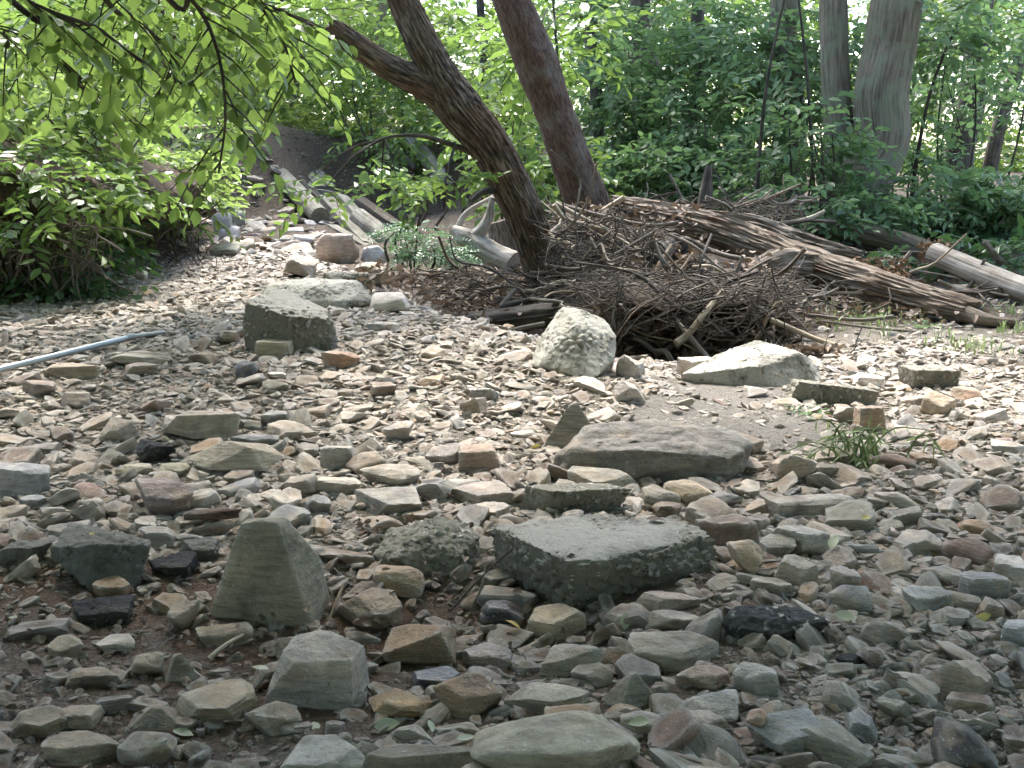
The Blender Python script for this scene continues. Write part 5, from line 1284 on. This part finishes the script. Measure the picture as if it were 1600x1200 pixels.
shrub('understory_bush', 'layered bush behind the upright snag', [(1130, 215, 9.6, 80, 80, .5, 16, 7, .3), (1020, 210, 10.4, 80, 60, .5, 12, 7, .3)], 'leaf_cool', 'broad', 681, (.8, 1.1))
shrub('understory_bush', 'layered bush before the dim grey trunk', [(1250, 260, 8.5, 70, 80, .3, 11, 6, .26)], 'leaf_cool', 'broad', 701, (.75, 1.0))
shrub('understory_bush', 'leafy bush hiding the foot of the twin trunks', [(1310, 320, 8.2, 80, 35, .3, 11, 6, .22), (1270, 210, 8.4, 40, 40, .2, 4, 5, .2)], 'leaf_cool', 'broad', 721, (.75, 1.0))
shrub('understory_bush', 'broad shaded bush right of the twin trunks', [(1470, 315, 8.8, 100, 45, .5, 18, 8, .28), (1580, 330, 8.6, 60, 45, .4, 10, 8, .28), (1440, 255, 10, 60, 40, .4, 7, 6, .28)], 'leaf_cool', 'broad', 741, (.8, 1.1))
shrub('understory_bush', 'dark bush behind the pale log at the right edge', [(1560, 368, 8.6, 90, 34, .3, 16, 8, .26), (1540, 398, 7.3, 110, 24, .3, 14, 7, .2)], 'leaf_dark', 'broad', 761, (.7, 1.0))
shrub('ground_shrub', 'small blue green feathery shrub beside the timbers', [(665, 392, 7.2, 42, 36, .18, 16, 9, .11), (640, 362, 7.3, 26, 18, .1, 4, 6, .09)], 'leaf_blue', 'fern', 781, (.45, .75), 4)
shrub('understory_bush', 'leafy understory tree high between dark trunks', [(1000, 60, 11.5, 130, 70, .6, 16, 7, .35), (1120, 90, 11, 90, 80, .5, 12, 7, .35)], 'leaf_cool', 'broad', 801, (.9, 1.2), 3)
shrub('understory_bush', 'leafy understory tree at the top right corner', [(1540, 50, 10, 90, 50, .5, 11, 7, .32), (1460, 130, 10.8, 40, 50, .4, 5, 6, .3)], 'leaf_cool', 'broad', 821, (.8, 1.1), 3)
shrub('understory_bush', 'bright understory tree behind the broken limb', [(640, 140, 13.2, 130, 80, .6, 20, 7, .4), (560, 60, 13.5, 120, 70, .6, 16, 7, .42), (760, 60, 10.5, 70, 80, .5, 10, 7, .32)], 'leaf', 'broad', 841, (.8, 1.1), 3)
shrub('understory_bush', 'bright understory tree behind the overhanging branches', [(330, 80, 14, 150, 80, .7, 24, 7, .45), (150, 60, 11.5, 130, 80, .6, 18, 7, .4), (430, 160, 15, 100, 50, .6, 14, 7, .45)], 'leaf_bright', 'broad', 861, (.9, 1.2), 3)
shrub('understory_bush', 'leafy understory tree over the twin trunked tree', [(1220, 110, 10.0, 90, 90, .4, 12, 6, .3), (1340, 60, 10.2, 90, 60, .3, 8, 6, .3)], 'leaf_cool', 'broad', 881, (.8, 1.1), 3)
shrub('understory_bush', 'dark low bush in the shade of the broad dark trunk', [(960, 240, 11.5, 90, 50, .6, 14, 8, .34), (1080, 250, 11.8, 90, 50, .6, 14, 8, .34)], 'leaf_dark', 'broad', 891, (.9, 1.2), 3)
# far wood: reads as one mass
pF, dF = [], []
rF = np.random.default_rng(900)
for k in range(300):
    Yk = rF.uniform(18, 34); pxk = rF.uniform(-250, 1850); pyk = rF.uniform(-40, 285) if not (1420 < pxk < 1640) else rF.choice([rF.uniform(250, 300), rF.uniform(-60, 90)])
    p, d, _ = clumps(at(pxk, pyk, Yk), (1.0, .8, .8), 4, 7, .55, 1000 + k); pF.append(p); dF.append(d)
pF, dF = np.vstack(pF), np.vstack(dF)
o = foliage('far_wood', pF, dF, rF.uniform(1.6, 2.4, len(pF)), 'leaf', 'broad', None, seed=901)
o['label'] = 'pale green mass of the wood far behind'

# ------------------------------------------------------------------ tree beside the camera whose branches hang into the view
ct = root('canopy_tree', (-3.3, -0.9, 0), 'near tree at left whose leafy crown shades the foreground', 'tree')
part_tube(ct, 'trunk', [(-3.3, -.9, -.1), (-3.2, -.8, 1.2), (-3.0, -.6, 2.6), (-2.7, -.3, 4.2)], [.17, .15, .13, .07], 'bark', seed=51, ns=32, n=60, rough=.08, ridge=.08)
p, d, cc = clumps((.1, 1.9, 3.3), (3.0, 2.7, .5), 250, 10, .5, 950)
for j in range(9): limb_to(ct, (-2.9, -.5, 3.2), cc[j], .035, 'bark', 60 + j)
foliage('crown', p, d, np.random.default_rng(951).uniform(1.0, 1.5, len(p)), 'leaf', 'broad', ct, seed=952)
crown(ct, [(150, 20, 4.6, 190, 70, .5, 14, 6, .3), (340, 0, 4.8, 120, 50, .5, 10, 6, .3), (300, 120, 5.0, 110, 50, .4, 7, 5, .28)], 'leaf', 'broad', 955, (.6, .85), [np.array((-1.9, 1.5, 3.0))])
# unseen wood behind and beside the viewpoint, built to shade the foreground
p, d, cc = clumps((0, 0, 2.6), (1.7, 1.7, 2.4), 50, 9, .6, 960)
bt = root('forest_tree', (0, 0, 0), 'unseen leafy tree of the wood behind the viewpoint, for shade', 'tree', 'unseen shade trees behind the viewpoint')
t1 = part_tube(bt, 'trunk', [(0, 0, -.1), (.05, 0, 2), (0, .1, 5)], [.16, .12, .05], 'bark_grey', seed=81, ns=24, n=40, rough=.06, ridge=.05)
t2 = foliage('crown', p, d, np.random.default_rng(961).uniform(1.3, 1.9, len(p)), 'leaf', 'broad', bt, seed=962)
spots = [(-5.2, .5), (-4.6, 3.2), (-3.4, -3.4), (-.9, -4.2), (1.7, -3.9), (4.0, -2.4), (5.2, .6), (5.3, 3.4), (-6.5, -2.5), (6.8, -1.0), (.4, -2.9), (-2.2, -3.0), (2.9, -3.2)]
for k, (x, y) in enumerate(spots):
    r_o = bt
    if k:
        r_o = bt.copy(); COL.objects.link(r_o)
        for ch in (t1, t2):
            c_ = ch.copy(); COL.objects.link(c_); c_.parent = r_o
    r_o.location = (x, y, float(TZ(x, y)[0])); r_o.rotation_euler = (0, 0, k * 1.3)

def leaf_mesh(seed, L_=1.0, wdt=.23, curl=.12):
    r = np.random.default_rng(seed); xs = np.array([0, .12, .3, .5, .7, .86, 1.0]); wd = np.array([.0, .45, .92, 1, .78, .42, 0]) * wdt
    rows = []
    for x, w in zip(xs, wd):
        z = -curl * x * x + .02 * math.sin(7 * x + seed)
        rows += [(x, w, z + w * .28), (x, 0, z), (x, -w, z + w * .28)]
    v = np.array(rows) * L_
    q = []
    for i in range(len(xs) - 1):
        for j in (0, 1): q.append((3 * i + j, 3 * i + j + 1, 3 * i + 4 + j, 3 * i + 3 + j))
    return v, np.array(q)
def leaf_data(name, m, count, seed, **kw):
    out = []
    for k in range(count):
        v, q = leaf_mesh(seed + k, **kw)
        out.append(mesh_np(name, v, q, [M[m]], smooth_shade=True, attrs={'tint': np.full(len(v), .1 + .8 * k / count)}))
    return out
NEAR = leaf_data('leaf', 'leaf', 5, 0, wdt=.29)
def hang_leaf(parent, meshes, p, d, size, k, up_=None, sub_of=None):
    o = obj('leaf', meshes[k % len(meshes)], sub_of or parent)
    B = frames(np.asarray(d, float)[None], (np.array([0, 0, 1.0]) + rng.normal(0, .5, 3) if up_ is None else np.asarray(up_, float))[None])[0]
    o.matrix_local = Matrix.Translation(Vector(p) - parent.location) @ Matrix(B.tolist()).to_4x4() @ Matrix.Scale(size, 4)
    return o
BR = [('overhanging branch drooping lowest, its leaves hanging before the dirt mound', [(215, -60, 3.0), (300, 0, 3.1), (340, 80, 3.2), (352, 180, 3.25), (342, 270, 3.3)], 18, 4),
      ('overhanging leafy branch in the top left corner', [(-40, -50, 2.9), (60, 10, 3.0), (150, 45, 3.1), (225, 100, 3.2)], 18, 5),
      ('overhanging leafy branch left of the broken limb', [(330, -70, 3.4), (400, 0, 3.5), (440, 60, 3.6), (462, 130, 3.6)], 18, 5),
      ('overhanging leafy branch between corner and drooping branch', [(120, -60, 3.3), (200, 20, 3.5), (255, 70, 3.6), (275, 130, 3.6)], 18, 5),
      ('overhanging leafy branch along the top, ending left of the broken limb', [(250, -80, 3.6), (340, -20, 3.8), (420, 10, 4.0), (490, 40, 4.0)], 14, 5),
      ('overhanging leafy branch at the left edge', [(-80, 0, 3.3), (10, 50, 3.4), (80, 80, 3.5), (130, 140, 3.5)], 18, 5)]
for bi, (lab, pth, nside, per) in enumerate(BR):
    path = px_path(pth)
    start = np.array([-2.8, -.4, 3.1]) if bi in (1, 5) else np.array([-1.9, .5, 3.0])
    full = [start, (start + path[0]) / 2 + (0, 0, .25)] + path
    t = root('overhanging_branch', path[0], lab, 'branch', 'leafy branches hanging in at the top')
    part_tube(t, 'twig', full, [.02, .014, .009, .007, .005, .004, .003][:len(full)], 'bark_dark', ns=7, n=40, rough=.08, seed=bi)
    c = resample(np.array(path), 60); k = 0
    for s in range(nside):
        i0 = int(6 + s * 53 / nside); base_ = c[i0]; tg = unit(c[min(i0 + 3, 59)] - c[i0 - 3])
        sd_ = unit(np.array([rng.choice([-1, 1]) * rng.uniform(.5, 1), rng.uniform(-.5, .7), rng.uniform(-.75, .1)]) + .4 * tg)
        L_ = rng.uniform(.12, .26); tip = base_ + sd_ * L_ + np.array([0, 0, -.05])
        tw = part_tube(t, 'side_twig', [base_, (base_ + tip) / 2 + (0, 0, .015), tip], [.003, .0025, .0015], 'bark_dark', ns=5, n=6)
        for q in range(per + 1):
            u = (q + .6) / (per + .6); pt = base_ + (tip - base_) * u
            w = np.cross(sd_, (0, 0, 1.0)); w = unit(w) * (1 if q % 2 else -1)
            dv = sd_ * .6 + w * .65 * (q < per) + np.array([0, 0, rng.uniform(-.7, -.1)])
            hang_leaf(t, NEAR, pt, dv, sub_of=tw, size=rng.uniform(.042, .072), k=k); k += 1

# green sprig lying on the right gravel
SPG = leaf_data('leaf', 'grass', 3, 30, wdt=.045, curl=.4)
gp = G(1345, 728)
sp = root('green_sprig', gp, 'drooping green sprig with narrow leaves on the right gravel', 'plant')
for s in range(17):
    a = rng.uniform(0, 6.28); L_ = rng.uniform(.08, .22)
    tip = gp + np.array([math.cos(a) * L_ * 1.15 - .02, math.sin(a) * L_ * .5, rng.uniform(.02, .13)])
    b0 = gp + np.array([rng.normal(0, .05), rng.normal(0, .03), 0]); mid = (b0 + tip) / 2 + np.array([0, 0, .05])
    sm_ = part_tube(sp, 'stem', [b0, mid, tip], [.003, .0025, .0015], M['grass'], ns=5, n=8)
    c = resample(np.array([b0, mid, tip]), 12)
    for q in range(12):
        w = unit(np.array([rng.normal(), rng.normal() * .7, rng.normal(-.3, .5)]))
        hang_leaf(sp, SPG, c[q], w, rng.uniform(.03, .07), q, sub_of=sm_)

# fallen leaves lying singly on the stones
FAL = leaf_data('fallen_leaf', 'leaf_fallen', 3, 50, wdt=.28, curl=.05); FYE = leaf_data('fallen_leaf', 'leaf_yellow', 2, 60, wdt=.22, curl=.15); FBR = leaf_data('fallen_leaf', 'leaf_dry', 2, 70, wdt=.3, curl=.25)
def over_top(px, py):
    """rest a leaf on whatever lies there: the ground or the nearest stone"""
    dg = bpy.context.evaluated_depsgraph_get(); d = Vector(ray(px, py)); hit, loc, nrm, idx, ob, mt = scene.ray_cast(dg, Vector((0, 0, CAMH)), d)
    return (np.array(loc), np.array(nrm)) if hit else (G(px, py), np.array([0, 0, 1.0]))
LV = [(1015, 1130, FAL, .035, 'pale green fallen leaf on the rounded grey stone in front'), (712, 1160, FAL, .03, 'pale green fallen leaf left of the biggest front boulder'), (490, 1132, FAL, .028, 'pale fallen leaf below the pale grey block'), (28, 968, FAL, .02, 'tiny yellow green leaf on the mud at the left edge'),
      (140, 834, FYE, .018, 'small yellow leaf on the crumbling asphalt'), (627, 1042, FYE, .032, 'yellow fallen leaf beside the wet slate blue stone'), (812, 985, FYE, .035, 'yellow leaf standing left of the pale tan wedge'), (668, 1128, FAL, .025, 'pale leaf below the brown block'), (585, 1138, FAL, .04, 'long pale leaf on the flat stone in front'),
      (1298, 860, FAL, .04, 'green leaf right of the broad grey flat stone'), (1335, 968, FAL, .04, 'green leaf by the black asphalt set with gravel'), (975, 984, FAL, .035, 'pale green leaf right of the pale tan wedge'), (270, 1145, FAL, .035, 'pale green leaf near the front left corner'), (420, 1050, FAL, .03, 'green white leaf left of the pale grey block'),
      (1548, 960, FYE, .035, 'yellow green leaf on the right gravel'), (1345, 812, FYE, .03, 'yellow leaf on the long pale flat stone'), (830, 700, FYE, .03, 'yellow leaf at the left foot of the peaked stone'), (1215, 715, FBR, .05, 'curled red brown leaf at the end of the large brown slab'), (1160, 755, FBR, .045, 'curled red brown leaf below the large brown slab'), (245, 485, FBR, .09, 'brown curled leaf on the dirt by the left bank'), (1010, 815, FBR, .05, 'shrivelled brown leaf on the large slab corner'), (1245, 698, FAL, .03, 'pale leaf left of the green sprig')]
bpy.context.view_layer.update()
hits = [over_top(a, b) for a, b, *_ in LV]
for k, ((px, py, ms, sz, lab), (loc, nrm)) in enumerate(zip(LV, hits)):
    o = obj('fallen_leaf', ms[k % len(ms)])
    up_ = unit(nrm + np.array([0, -.15, .3])); dv = np.array([rng.normal(), rng.normal() * .5, 0]); dv = dv - up_ * (dv @ up_)
    B = frames(dv[None], up_[None])[0]
    o.matrix_world = Matrix.Translation(Vector(loc + up_ * .004)) @ Matrix(B.tolist()).to_4x4() @ Matrix.Scale(sz * .95, 4)
    tag(o, lab, 'leaf', 'single leaves fallen on the stones')

# leaf litter, grass, small weeds
def litter(name, n, zones, size, m, label, seed, lift=.012):
    r = np.random.default_rng(seed); V = []; TI = []
    for k in range(n):
        z = zones[k % len(zones)]
        if z[0] == 'w': p = np.array([r.uniform(z[1], z[2]), r.uniform(z[3], z[4]), 0]); p[2] = float(T(p[0], p[1])) + r.uniform(0, z[5])
        else: p = at(r.uniform(z[1], z[2]), r.uniform(z[3], z[4]), r.uniform(z[5], z[6]))
        B = frames(unit(r.normal(0, 1, 3) * (1, 1, .5))[None], unit(np.array([r.normal(0, .7), r.normal(0, .7), 1]))[None])[0]
        V.append((LEAF6 * (1, r.uniform(.8, 1.5), r.uniform(.5, 5)) * r.uniform(*size)) @ B.T + p + (0, 0, lift)); TI += [r.random()] * 6
    Q = (LQ[None] + (np.arange(n) * 6)[:, None, None]).reshape(-1, 4)
    return stuff(obj(name, mesh_np(name, np.vstack(V), Q, [M[m]], None, False, {'tint': np.array(TI)})), label)
litter('leaf_litter', 6500, [('w', -.9, .45, 5.7, 7.6, .05), ('w', .3, 2.4, 5.3, 6.6, .06), ('w', .42, 1.45, 5.2, 6.0, .2), ('w', -3.5, .5, 12.2, 15, .03), ('w', -.8, .2, 5.5, 6.8, .14), ('p', 930, 1040, 470, 520, 5.2, 5.4), ('p', 1210, 1310, 548, 595, 4.5, 4.75), ('p', 860, 1100, 320, 420, 6.2, 6.9), ('w', -.6, 3.5, 6.5, 9, .04), ('w', -3.4, -2.2, 5.4, 9.5, .03)], (.025, .06), 'leaf_dry', 'dry brown leaf litter between the driftwood', 970)
litter('needle_clump', 700, [('p', 1335, 1420, 405, 450, 6.25, 6.45), ('p', 1440, 1490, 380, 415, 6.85, 7.05), ('p', 1300, 1420, 430, 470, 6.0, 6.2)], (.02, .05), 'rust_moss', 'rusty dry needle litter caught on the logs', 971)
litter('wet_leaf_scraps', 420, [('w', -.5, .1, 1.75, 2.3, .03), ('w', -1.1, -.3, 1.4, 2.0, .01), ('w', -.35, -.1, 2.2, 2.7, .02)], (.008, .024), 'leaf_dry', 'small brown leaf scraps in the wet hollow', 972, .008)
def grass(name, n, zones, h, label, seed, m='grass'):
    r = np.random.default_rng(seed); V, TI = [], []
    for k in range(n):
        z = zones[k % len(zones)]; tx = z[0] + (z[1] - z[0]) * r.random(); ty = z[2] + (z[3] - z[2]) * r.random()
        if fbm(np.array([tx * 3, ty * 3, 0]), 2, 4) < -.12: continue
        g = np.array([tx, ty, float(T(tx, ty))]); L_ = r.uniform(*h); a = r.uniform(0, 6.28); ln = r.uniform(.2, .9) * L_; w = r.uniform(.002, .0045)
        dv = np.array([math.cos(a), math.sin(a), 0]); s = np.array([-dv[1], dv[0], 0]) * w
        V.append(np.array([g - s, g + s, g + dv * ln * .3 + (0, 0, L_ * .6) + s * .8, g + dv * ln * .3 + (0, 0, L_ * .6) - s * .8, g + dv * ln + (0, 0, L_ * .85), g + dv * ln * .98 + (0, 0, L_ * .84)])); TI += [r.random()] * 6
    nb = len(V); Q = (np.array([[0, 1, 2, 3], [3, 2, 4, 5]])[None] + (np.arange(nb) * 6)[:, None, None]).reshape(-1, 4)
    return stuff(obj(name, mesh_np(name, np.vstack(V), Q, [M[m]], None, False, {'tint': np.array(TI)})), label)
grass('grass', 2200, [(1.8, 3.2, 4.5, 5.4), (2.1, 3.4, 4.7, 5.2), (1.5, 3.2, 4.9, 5.8)], (.03, .10), 'short green grass at the right edge of the gravel', 980)
GW = 'little weeds on the right bank'
for k, (px, py, lab) in enumerate([(1425, 478, 'little weed at the end of the longest log'), (1350, 492, 'little weed on the bare soil above the thin sticks'), (1440, 505, 'leafy weed left of the grass'), (1260, 640, 'tiny weed beside the concrete bar'), (860, 402, 'small fern at the foot of the leaning trunk'), (745, 452, 'small green plant on the leaf litter')]):
    g = G(px, py + 8) if py > 420 else at(px, py, 6.6)
    t = root('weed', g, lab, 'weed', GW); r = np.random.default_rng(600 + k)
    n = 7; d = np.stack([np.cos(np.arange(n) * .9), np.sin(np.arange(n) * .9), np.full(n, .5)], -1)
    foliage('foliage', np.repeat(g[None], n, 0), unit(d), r.uniform(.2, .34, n), 'leaf_cool' if k != 5 else 'leaf', 'fern' if k == 4 else 'ivy', t, seed=610 + k)
